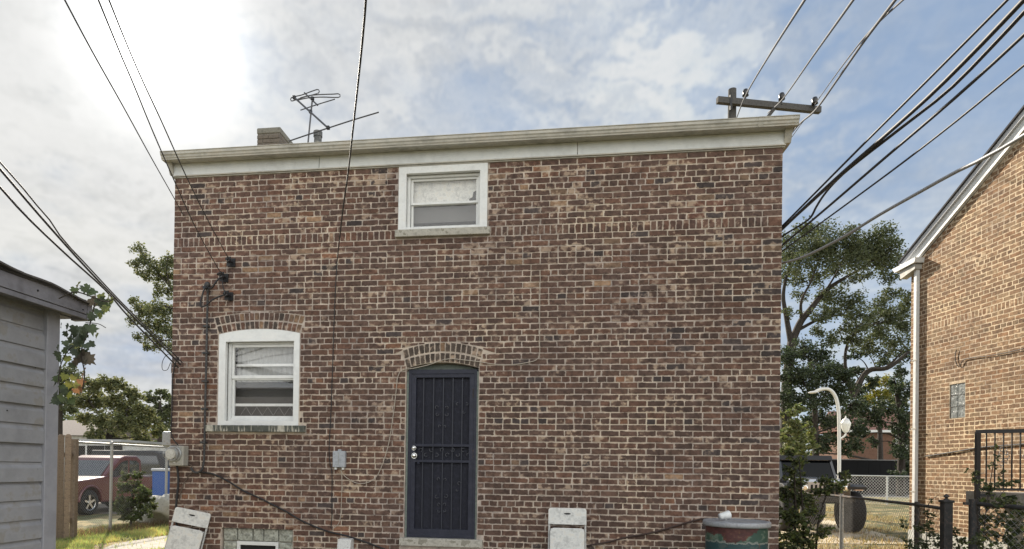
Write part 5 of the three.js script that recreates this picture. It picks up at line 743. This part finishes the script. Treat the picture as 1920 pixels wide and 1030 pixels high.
// limbs: [[points], r0, r1]; clumps: [centre, radius, leaf count]; twigs grow from the nearest limb into each clump
function growTree(name, label, limbs, clumps, leaf, colours, o = {}) {
  const t = thing(name, label, o.category || 'tree', V(0, 0, 0), o.group), wood = limbs.map(([p, a, b]) => limb(p, a, b)), nodes = limbs.flatMap(([p, a, b]) => { const c = new THREE.CatmullRomCurve3(p, false, 'centripetal'); return [...Array(11)].map((_, i) => [c.getPointAt(i / 10), mix(a, b, i / 10)]); }), list = [];
  for (const [c, r, n] of clumps) {
    let best = null, bd = 1e9; for (const k of nodes) { const e = k[0].distanceTo(c) + (k[0].y > c.y ? 0.6 * r : 0); if (e < bd) { bd = e; best = k; } }
    const mid = best[0].clone().lerp(c, 0.5).add(dirR().multiplyScalar(bd * 0.12)).add(V(0, bd * 0.08, 0)), br = Math.min(best[1] * 0.6, 0.02 + bd * 0.02); if (bd > 0.2) wood.push(limb([best[0], mid, c], br, br * 0.35, 5));
    const K = Math.max(3, Math.round(n / (o.per || 38))), ends = [];
    for (let i = 0; i < K; i++) { const e = dirR(); e.y *= 0.8; const p = c.clone().addScaledVector(e, r * Math.cbrt(rr(0.12, 1))); ends.push(p); wood.push(limb([c, c.clone().lerp(p, 0.5).add(dirR().multiplyScalar(r * 0.1)), p], br * 0.35, Math.max(0.003, br * 0.12), 3)); }
    for (let i = 0; i < n; i++) { const p = ends[i % K], s = leaf * rr(0.6, 1.3); list.push([c.clone().lerp(p, rr(0.6, 1.14)).add(dirR().multiplyScalar(r * (o.loose || 0.30) * Math.cbrt(rnd()))), s, colours[rnd() * colours.length | 0]]); }
  }
  obj('trunk', wood, o.bark || barkM, t); leaves(list, t, 'crown', o.m || LEAF); return t;
}
const GREEN = [[0.115, 0.140, 0.055], [0.10, 0.122, 0.050], [0.14, 0.155, 0.065], [0.085, 0.105, 0.045]], DEEP = [[0.050, 0.074, 0.030], [0.040, 0.062, 0.026], [0.066, 0.090, 0.035]], YEL = [[0.26, 0.25, 0.03], [0.22, 0.24, 0.035], [0.30, 0.25, 0.03]], LIME = [[0.17, 0.21, 0.055], [0.13, 0.18, 0.05], [0.21, 0.24, 0.07]], OLIVE = [[0.21, 0.225, 0.085], [0.16, 0.18, 0.07], [0.28, 0.27, 0.11], [0.12, 0.14, 0.06]], RUST = [[0.30, 0.12, 0.04], [0.26, 0.17, 0.05]];
const cl = (list, d, sp, k = 1) => list.map(([x, y, r, n]) => [at(x, y, d + rr(-sp, sp)), r * d / FOC, Math.round(n * k)]);
const pts = (list, d) => list.map(([x, y, e = 0]) => at(x, y, d + e));
{ // big open tree at the right
  const d = 42, ground = (x) => at(x, 888, d).setY(0);
  const crown = cl([[1488, 462, 31, 330], [1515, 440, 28, 300], [1550, 446, 31, 330], [1585, 448, 28, 320], [1618, 462, 28, 320], [1650, 446, 28, 340], [1668, 472, 26, 300], [1640, 484, 28, 340], [1608, 492, 28, 260], [1575, 486, 31, 300], [1540, 482, 31, 300], [1500, 494, 28, 240], [1478, 515, 21, 150], [1525, 518, 24, 160], [1690, 498, 24, 200], [1672, 520, 19, 100], [1590, 528, 17, 70], [1555, 556, 26, 200], [1580, 575, 26, 200], [1540, 590, 21, 130], [1612, 560, 21, 110], [1640, 575, 26, 200], [1672, 552, 21, 150], [1698, 560, 19, 130], [1650, 605, 31, 260], [1690, 600, 24, 210], [1610, 612, 26, 180], [1575, 622, 24, 130], [1690, 640, 24, 170], [1630, 645, 26, 180], [1500, 555, 17, 60], [1480, 590, 17, 60], [1660, 660, 24, 130], [1530, 460, 22, 200], [1560, 465, 22, 200], [1600, 470, 22, 180], [1632, 470, 20, 180], [1480, 485, 18, 140], [1520, 470, 20, 160], [1655, 500, 18, 120], [1560, 510, 18, 110], [1620, 515, 16, 70], [1505, 530, 14, 60], [1670, 585, 18, 130], [1645, 625, 18, 130], [1600, 590, 18, 110], [1560, 590, 18, 110], [1545, 560, 16, 80], [1600, 640, 18, 120], [1560, 640, 16, 110], [1700, 610, 16, 110], [1690, 580, 14, 80], [1625, 595, 14, 70], [1535, 620, 16, 90]], d, 1.9, 3.7);
  growTree('large_tree', 'large open-branched green tree behind the low fence, right of the brick house', [[[ground(1472), at(1474, 800, d), at(1476, 720, d), at(1486, 640, d)], 0.42, 0.30], [pts([[1486, 640], [1503, 602], [1519, 582], [1549, 545, 0.4], [1588, 519, 0.6], [1618, 502, 0.5], [1640, 484]], d), 0.26, 0.05], [pts([[1484, 646], [1474, 590], [1469, 555], [1480, 500], [1492, 465]], d), 0.20, 0.04], [pts([[1503, 600], [1503, 565, -0.5], [1520, 530, -0.8], [1536, 490, -0.8]], d), 0.11, 0.03], [pts([[1495, 620], [1540, 598, 0.6], [1585, 592, 0.9], [1625, 610, 0.6], [1655, 600]], d), 0.12, 0.03], [pts([[1549, 545], [1570, 510, 0.3], [1590, 470, 0.3]], d), 0.08, 0.02], [pts([[1600, 745, 0.5], [1585, 680, 0.4], [1592, 640, 0.2], [1620, 615], [1680, 600]], d), 0.13, 0.04], [pts([[1600, 745, 0.5], [1628, 694, 0.3], [1660, 690], [1700, 650]], d), 0.16, 0.04]], crown, 0.155, GREEN, { loose: 0.45 });
}
{ // darker tree masses below it
  const d = 39; growTree('dense_tree', 'dense dark green tree below the open crown, next to the house wall', [[[at(1530, 888, d).setY(0), at(1530, 820, d), at(1528, 760, d)], 0.25, 0.15]], cl([[1475, 668, 26, 330], [1505, 655, 28, 340], [1535, 672, 28, 340], [1478, 710, 28, 360], [1515, 705, 32, 420], [1555, 700, 30, 400], [1585, 715, 26, 330], [1480, 750, 28, 360], [1520, 748, 30, 380], [1560, 745, 30, 380], [1595, 760, 28, 360], [1530, 790, 30, 360], [1570, 795, 30, 360], [1600, 800, 24, 300], [1545, 830, 26, 320], [1590, 835, 26, 320], [1500, 800, 22, 240]], d, 1.2, 2.6), 0.17, DEEP);
  const e = 46; growTree('spreading_tree', 'dark spreading tree in the gap beside the tan house', [[[at(1690, 888, e).setY(0), at(1690, 800, e), at(1680, 720, e)], 0.3, 0.15], [pts([[1602, 745], [1615, 712], [1632, 694], [1665, 690], [1705, 660]], e), 0.26, 0.1]], cl([[1625, 770, 26, 320], [1660, 765, 26, 320], [1695, 770, 26, 320], [1640, 792, 20, 200], [1700, 730, 22, 240], [1685, 700, 18, 140], [1700, 670, 22, 200], [1655, 672, 18, 130], [1700, 820, 28, 340], [1705, 860, 24, 260], [1690, 850, 18, 180], [1684, 842, 14, 150], [1696, 874, 16, 180], [1688, 888, 14, 120], [1672, 800, 16, 120], [1612, 690, 16, 110], [1640, 715, 16, 130], [1625, 660, 16, 100], [1680, 720, 18, 150], [1610, 735, 18, 170], [1668, 640, 16, 100], [1600, 665, 16, 100], [1695, 745, 16, 140], [1570, 690, 18, 130], [1700, 790, 18, 160], [1640, 830, 14, 100], [1618, 812, 14, 100], [1588, 700, 16, 120]], e, 1.2, 2.4), 0.19, DEEP);
  const f = 56; growTree('yellow_tree', 'sunlit yellow-leaved tree glowing behind the street lamp', [[[at(1652, 888, f).setY(0), at(1650, 790, f), at(1648, 740, f)], 0.3, 0.12]], cl([[1632, 722, 16, 200], [1655, 715, 18, 240], [1640, 745, 18, 240], [1665, 742, 18, 220], [1650, 768, 18, 200], [1625, 750, 14, 150], [1685, 725, 14, 140], [1690, 755, 14, 130], [1530, 850, 12, 60]], f, 1, 2.2), 0.2, YEL);
  const g = 24; growTree('pale_shrub', 'sunlit pale green shrub behind the jeep roof', [[[at(1492, 888, g).setY(0), at(1494, 850, g), at(1494, 820, g)], 0.08, 0.04]], cl([[1475, 775, 16, 130], [1495, 768, 14, 100], [1480, 800, 20, 190], [1512, 820, 18, 170], [1490, 830, 20, 210], [1525, 838, 12, 90], [1470, 825, 16, 140], [1505, 846, 16, 150], [1480, 850, 18, 170], [1500, 805, 16, 140], [1520, 800, 12, 80]], g, 0.5, 1.2), 0.16, [...LIME, ...OLIVE]);
}
{ // left trees
  const d = 34; growTree('ragged_tree', 'ragged tree reaching out behind the left house edge above the wires', [[[at(380, 869, d).setY(0), at(380, 760, d), at(370, 640, d)], 0.26, 0.18], [pts([[370, 640], [345, 575], [320, 540], [285, 500], [262, 470]], d), 0.08, 0.015], [pts([[370, 650], [335, 640], [300, 640], [275, 660]], d), 0.06, 0.015], [pts([[345, 590], [310, 575], [275, 585], [248, 590]], d), 0.06, 0.012], [pts([[320, 545], [312, 505], [315, 478]], d), 0.04, 0.01]],
    cl([[262, 470, 17, 80], [255, 492, 15, 70], [282, 490, 18, 110], [300, 500, 20, 130], [318, 490, 17, 100], [275, 515, 17, 90], [300, 525, 18, 110], [322, 520, 17, 110], [318, 548, 17, 90], [295, 545, 16, 60], [250, 570, 15, 70], [268, 580, 20, 130], [290, 580, 21, 150], [312, 585, 21, 150], [255, 600, 17, 90], [280, 608, 21, 140], [305, 612, 21, 150], [322, 625, 17, 110], [270, 632, 17, 80], [292, 642, 17, 90], [312, 652, 16, 70], [280, 655, 11, 40], [345, 600, 24, 100], [345, 540, 24, 100], [360, 490, 27, 60]], d, 1.0, 4.2), 0.13, [...GREEN, ...OLIVE.slice(0, 3)], { loose: 0.42 });
  const e = 36; growTree('rounded_tree', 'broad sunlit olive tree above the white garage, left of the brick house', [[[at(203, 866, e).setY(0), at(203, 840, e), at(206, 800, e)], 0.28, 0.15], [pts([[206, 805], [180, 770], [165, 750]], e), 0.1, 0.04], [pts([[206, 800], [235, 765], [250, 745]], e), 0.1, 0.04]], cl([[165, 725, 20, 240], [195, 718, 18, 230], [222, 728, 20, 240], [245, 742, 20, 260], [150, 752, 20, 240], [180, 752, 22, 300], [212, 755, 22, 300], [240, 770, 22, 300], [268, 770, 18, 220], [160, 782, 20, 230], [190, 788, 22, 280], [222, 795, 22, 280], [255, 798, 22, 280], [282, 790, 18, 220], [300, 812, 16, 160], [180, 812, 18, 180], [215, 818, 18, 180], [265, 820, 18, 180]], e, 1.2, 3.2), 0.16, OLIVE);
  const f = 44; growTree('background_tree', 'dark tree far behind the olive tree near the grey garage', [[[at(112, 866, f).setY(0), at(112, 800, f), at(114, 740, f)], 0.28, 0.12]], cl([[112, 700, 20, 230], [135, 700, 18, 200], [110, 730, 24, 280], [140, 725, 20, 230], [105, 765, 24, 280], [132, 762, 22, 240]], f, 1.2, 2.6), 0.19, GREEN);
  const g = 48; growTree('background_tree', 'dark distant tree just left of the brick house', [[[at(300, 866, g).setY(0), at(300, 800, g), at(300, 760, g)], 0.28, 0.12]], cl([[285, 745, 16, 170], [305, 740, 14, 170], [300, 765, 18, 220], [320, 760, 16, 190], [285, 770, 16, 160], [310, 790, 18, 220], [330, 780, 16, 160]], g, 1, 2.6), 0.2, GREEN);
  const h = 15.3; growTree('green_bush', 'feathery green bush in front of the pickup behind the fence post', [[[at(246, 965, h).setY(0), at(246, 940, h).setY(0.5), at(248, 915, h)], 0.03, 0.015]], cl([[235, 895, 10, 110], [258, 890, 10, 110], [228, 915, 13, 190], [250, 912, 14, 230], [272, 920, 12, 150], [230, 938, 15, 220], [255, 938, 16, 240], [278, 940, 12, 130], [240, 955, 14, 190], [265, 955, 12, 140], [222, 955, 12, 140], [250, 968, 12, 160], [232, 968, 12, 140], [272, 962, 12, 130], [285, 950, 10, 90], [262, 925, 12, 140]], h, 0.3, 1.3), 0.075, [...GREEN, ...LIME.slice(1, 2)], { category: 'bush', per: 16 });
}
{ // shrub in front of the jeep
  const d = 9.3; growTree('leafy_shrub', 'leafy dark shrub against the right house corner in front of the jeep', [[[at(1490, 888, d).setY(0), at(1492, 960, d), at(1490, 890, d)], 0.025, 0.01], [[at(1530, 888, d).setY(0), at(1535, 980, d), at(1552, 920, d)], 0.02, 0.008], [[at(1510, 888, d).setY(0), at(1505, 950, d), at(1500, 880, d)], 0.02, 0.008]],
    cl([[1488, 850, 14, 50], [1502, 868, 16, 70], [1476, 885, 16, 90], [1495, 900, 20, 150], [1480, 925, 22, 210], [1505, 935, 22, 200], [1475, 965, 22, 220], [1500, 975, 24, 240], [1480, 1005, 24, 240], [1510, 1010, 22, 190], [1550, 905, 16, 100], [1568, 915, 14, 80], [1540, 925, 16, 100], [1585, 888, 12, 40], [1580, 905, 10, 40], [1530, 960, 16, 80], [1545, 1000, 18, 90], [1475, 1035, 24, 200], [1520, 1040, 24, 200]], d, 0.25, 1.25), 0.06, [...GREEN, ...DEEP, ...LIME, ...LIME], { category: 'shrub', per: 12 });
  // weeds climbing the gate
  const w = 6.9; growTree('climbing_weeds', 'leafy climbing weeds tangled over the dark gate at the right edge', [[[at(1842, 1080, w), at(1846, 990, w), at(1858, 900, w), at(1866, 855, w), at(1870, 828, w)], 0.008, 0.003], [[at(1890, 1080, w), at(1890, 990, w), at(1880, 930, w)], 0.008, 0.003], [[at(1836, 1000, w), at(1830, 930, w), at(1828, 885, w)], 0.006, 0.002], [[at(1850, 960, w), at(1880, 925, w), at(1898, 900, w)], 0.006, 0.002]],
    cl([[1868, 838, 5, 4], [1874, 855, 8, 8], [1866, 872, 8, 9], [1872, 890, 9, 10], [1828, 885, 9, 12], [1830, 900, 10, 16], [1848, 920, 12, 24], [1862, 915, 12, 22], [1880, 912, 12, 22], [1898, 905, 10, 12], [1850, 945, 16, 44], [1875, 940, 16, 44], [1900, 940, 16, 40], [1915, 960, 16, 60], [1850, 975, 18, 60], [1880, 975, 18, 56], [1905, 990, 18, 70], [1850, 1005, 20, 80], [1885, 1010, 20, 70], [1912, 1020, 18, 80], [1835, 1015, 16, 50], [1850, 1040, 24, 100], [1900, 1045, 24, 120], [1815, 880, 4, 3]], w, 0.25, 1.3), 0.05, [...DEEP, ...GREEN, ...LIME.slice(0, 2)], { category: 'weeds', per: 6 });
  const v = 7.6; growTree('climbing_weeds', 'leafy weeds climbing the low fence between its rail post and the gate post', [[[at(1735, 1080, v), at(1738, 1000, v), at(1742, 945, v)], 0.007, 0.003], [[at(1800, 1080, v), at(1795, 1010, v), at(1785, 985, v)], 0.007, 0.003], [[at(1738, 950, v), at(1750, 936, v), at(1762, 928, v)], 0.004, 0.002]],
    cl([[1745, 938, 8, 6], [1740, 960, 12, 20], [1750, 975, 14, 26], [1732, 990, 16, 50], [1755, 1000, 16, 44], [1735, 1020, 18, 70], [1762, 1025, 18, 60], [1790, 1000, 12, 24], [1800, 1015, 16, 50], [1785, 1030, 18, 60], [1810, 1035, 18, 70], [1725, 1040, 20, 80], [1705, 1020, 14, 40], [1700, 985, 10, 16]], v, 0.2, 1), 0.048, [...GREEN, ...DEEP, [0.11, 0.14, 0.05]], { category: 'weeds', per: 6 });
}
{ // far wood closing the view
  const list = []; for (let i = 0; i < 300; i++) { const a = rr(-0.95, 0.95), d = rr(80, 100), c = EYE.clone().addScaledVector(cb.B, -d * Math.cos(a)).addScaledVector(cb.R, d * Math.sin(a)).setY(rr(2.2, 6.4)), r = rr(2.0, 3.2), col = [...GREEN, ...DEEP][rnd() * 7 | 0]; for (let k = 0; k < 60; k++) { const p = c.clone().addScaledVector(dirR(), r * Math.cbrt(rnd())); p.y = Math.max(0.2, p.y); list.push([p, rr(0.5, 1.0), col]); } }
  const w = leaves(list, scene, 'treeline'); w.name = numbered('treeline'); tag(w, 'distant low green treeline along the horizon behind the houses', 'treeline', null, 'stuff');
}
{ // vine with large lobed leaves at the garage corner
  const d = 4.75, t = thing('hanging_vine', 'vine with large lobed leaves hanging over the grey garage corner', 'vine'), P = (x, y, e = 0) => at(x, y, d + e);
  obj('stem', [tube(pts([[110, 560], [140, 548], [180, 560], [200, 566], [214, 560]], d), 0.005, 5), tube(pts([[178, 568], [165, 620], [152, 660], [158, 700], [155, 730]], d), 0.005, 5), tube(pts([[160, 605], [185, 608], [198, 615]], d), 0.003, 5), tube(pts([[152, 640], [130, 655], [115, 680], [108, 720]], d), 0.004, 5)], barkM, t);
  const shp = (() => { const s = new THREE.Shape(), q = [[0, 0], [0.22, -0.12], [0.5, 0.05], [0.36, 0.22], [0.6, 0.42], [0.34, 0.5], [0.3, 0.68], [0.12, 0.66], [0, 1.0], [-0.12, 0.66], [-0.3, 0.68], [-0.34, 0.5], [-0.6, 0.42], [-0.36, 0.22], [-0.5, 0.05], [-0.22, -0.12]]; s.moveTo(...q[0]); q.slice(1).forEach((p) => s.lineTo(...p)); s.closePath(); return new THREE.ShapeGeometry(s); })();
  { const A = shp.attributes.position; for (let i = 0; i < A.count; i++) A.setZ(i, 0.25 * Math.abs(A.getX(i)) - 0.18 * (A.getY(i) - 0.4) ** 2); shp.computeVertexNormals(); }
  const lm = (c, k) => { const m = new THREE.MeshPhysicalMaterial({ roughness: 0.7, transmission: k, thickness: 0, side: THREE.DoubleSide }); m.color.setRGB(...c); return m; }, kinds = [lm([0.05, 0.075, 0.025], 0.35), lm([0.035, 0.05, 0.022], 0.25), lm([0.14, 0.16, 0.03], 0.45), lm([0.20, 0.20, 0.04], 0.5), lm([0.08, 0.065, 0.045], 0.3), lm([0.32, 0.15, 0.06], 0.45)];
  const put = (x, y, s, k, r) => { const o = obj('leaf', shp.clone(), kinds[k], t); const p = P(x, y, y < 590 ? rr(0.15, 0.5) : rr(-0.12, 0.2)); o.position.copy(p); o.scale.setScalar(s * d / FOC); o.rotation.set(rr(-0.7, 0.4), rr(-0.9, 0.9), r ?? rr(2.2, 4.1)); };
  for (const [x, y, s, k] of [[150, 530, 20, 2], [165, 535, 20, 0], [178, 545, 18, 0], [190, 552, 20, 2], [205, 555, 20, 3], [196, 565, 22, 0], [182, 572, 22, 2], [186, 582, 18, 0], [212, 560, 14, 2], [170, 560, 20, 4], [140, 540, 14, 0],
    [128, 610, 14, 1], [115, 608, 10, 1], [122, 622, 12, 1], [140, 612, 20, 1], [155, 612, 22, 1], [168, 610, 20, 0], [178, 615, 14, 2], [184, 626, 12, 2], [162, 628, 18, 1], [146, 628, 20, 1], [132, 632, 16, 0], [140, 644, 22, 3], [150, 648, 20, 2], [128, 648, 14, 1], [160, 645, 16, 1], [172, 640, 10, 1], [176, 646, 9, 1], [150, 662, 26, 4], [158, 668, 22, 4], [163, 676, 14, 1], [145, 672, 18, 4], [118, 655, 12, 0], [112, 668, 14, 0], [126, 668, 14, 2], [134, 680, 14, 1], [160, 692, 16, 5], [155, 702, 14, 5], [150, 712, 14, 5], [144, 700, 10, 2], [112, 690, 16, 0], [106, 705, 16, 0], [122, 702, 14, 2], [130, 716, 14, 3], [116, 722, 16, 0], [106, 735, 18, 1], [140, 728, 13, 5], [128, 735, 14, 2], [152, 728, 12, 5], [118, 745, 15, 0], [158, 538, 16, 1], [172, 548, 18, 2], [185, 560, 20, 1], [200, 575, 16, 2], [176, 590, 16, 1], [190, 590, 12, 2], [148, 620, 20, 1], [160, 618, 20, 0], [136, 622, 16, 1], [152, 638, 20, 1], [142, 655, 18, 1], [160, 656, 18, 1], [120, 640, 12, 0], [110, 648, 12, 0], [108, 660, 12, 1], [122, 680, 14, 2], [114, 712, 14, 1], [104, 720, 14, 1], [138, 705, 12, 3], [146, 720, 12, 3], [120, 730, 14, 1], [110, 752, 16, 1], [132, 748, 14, 0]]) put(x, y, s * 1.15, k);
}
{ // grass and dry stalks
  const blade = new THREE.BufferGeometry(); blade.setAttribute('position', new THREE.Float32BufferAttribute([-0.5, 0, 0, 0.5, 0, 0, 0.28, 0.6, 0.1, -0.5, 0, 0, 0.28, 0.6, 0.1, -0.28, 0.6, 0.1, -0.28, 0.6, 0.1, 0.28, 0.6, 0.1, 0.1, 1, 0.32], 3)); blade.computeVertexNormals();
  const gm = new THREE.MeshPhysicalMaterial({ color: 0xffffff, roughness: 0.9, transmission: 0.5, thickness: 0, side: THREE.DoubleSide });
  const field = (name, label, n, pick, h, w, colours) => { const im = new THREE.InstancedMesh(blade, gm, n), m4 = new THREE.Matrix4(), q = new THREE.Quaternion(), c = new THREE.Color(); let k = 0, guard = 0; while (k < n && guard++ < n * 6) { const p = pick(); if (!p) continue; q.setFromEuler(new THREE.Euler(rr(-0.6, 0.6), rr(0, 6.28), rr(-0.6, 0.6))); const s = rr(0.5, 1.3), cc = colours(p); m4.compose(p, q, V(w * rr(0.7, 1.3), h * s, h * s)); im.setMatrixAt(k, m4); im.setColorAt(k, c.setRGB(cc[0], cc[1], cc[2])); k++; } im.count = k; im.name = numbered(name); im.castShadow = im.receiveShadow = true; scene.add(im); return tag(im, label, 'grass', null, 'stuff'); };
  const onPath = (x, z) => { const p = V(x, 0, z).sub(EYE), dd = -p.dot(cb.B), px = p.dot(cb.R) / dd * FOC + CX, py = CY - p.dot(cb.U) / dd * FOC; return py > 1006 + (300 - px) * 0.13 && py < 1034 + (300 - px) * 0.1 && px > 175; };
  field('grass', 'sunlit green and yellow grass in the left yard', 42000, () => { const z = rr(-9.5, -2.2), x = rr(-6.2, -0.05); if (onPath(x, z) && rnd() < 0.96) return null; if (nz(x * 0.12, z * 0.12) < -0.9 && rnd() < 0.7) return null; return V(x, 0, z); }, 0.095, 0.014, (p) => { const n = nz(p.x * 0.1, p.z * 0.14) + 0.45 * rr(-1, 1), dry = sst(-7.4, -8.8, p.z + 0.3 * n); const a = n > 0.5 ? [0.62, 0.60, 0.20] : n > -0.6 ? [0.46, 0.49, 0.14] : [0.26, 0.31, 0.09], b = [0.24, 0.13, 0.07]; return a.map((q, i) => mix(q, b[i], dry * 0.85) * rr(0.8, 1.2)); });
  field('dry_grass', 'sunlit dry tan grass behind the low fence on the right', 22000, () => { const z = rr(-26, -5.5), x = rr(7.3, 17.5); return nz(x * 0.07, z * 0.07) < -0.5 ? null : V(x, 0, z); }, 0.10, 0.02, (p) => { const n = rnd(); const c = n < 0.7 ? [0.50, 0.39, 0.165] : n < 0.85 ? [0.22, 0.20, 0.06] : [0.28, 0.18, 0.08]; return tri(c, rr(0.7, 1.2)); });
  field('dry_weeds', 'reddish dry weed stalks along the foot of the tall left fence', 1700, () => { const t = rnd(), a = at(135, 868, 13.6), b = at(312, 870, 16.4); return V(mix(a.x, b.x, t) + rr(-0.25, 0.5), 0, mix(a.z, b.z, t) + rr(-0.15, 0.4)); }, 0.2, 0.012, () => tri([[0.22, 0.11, 0.06], [0.25, 0.17, 0.08], [0.12, 0.14, 0.05]][rnd() * 3 | 0], rr(0.7, 1.2)));
}
renderer.render(scene, camera);
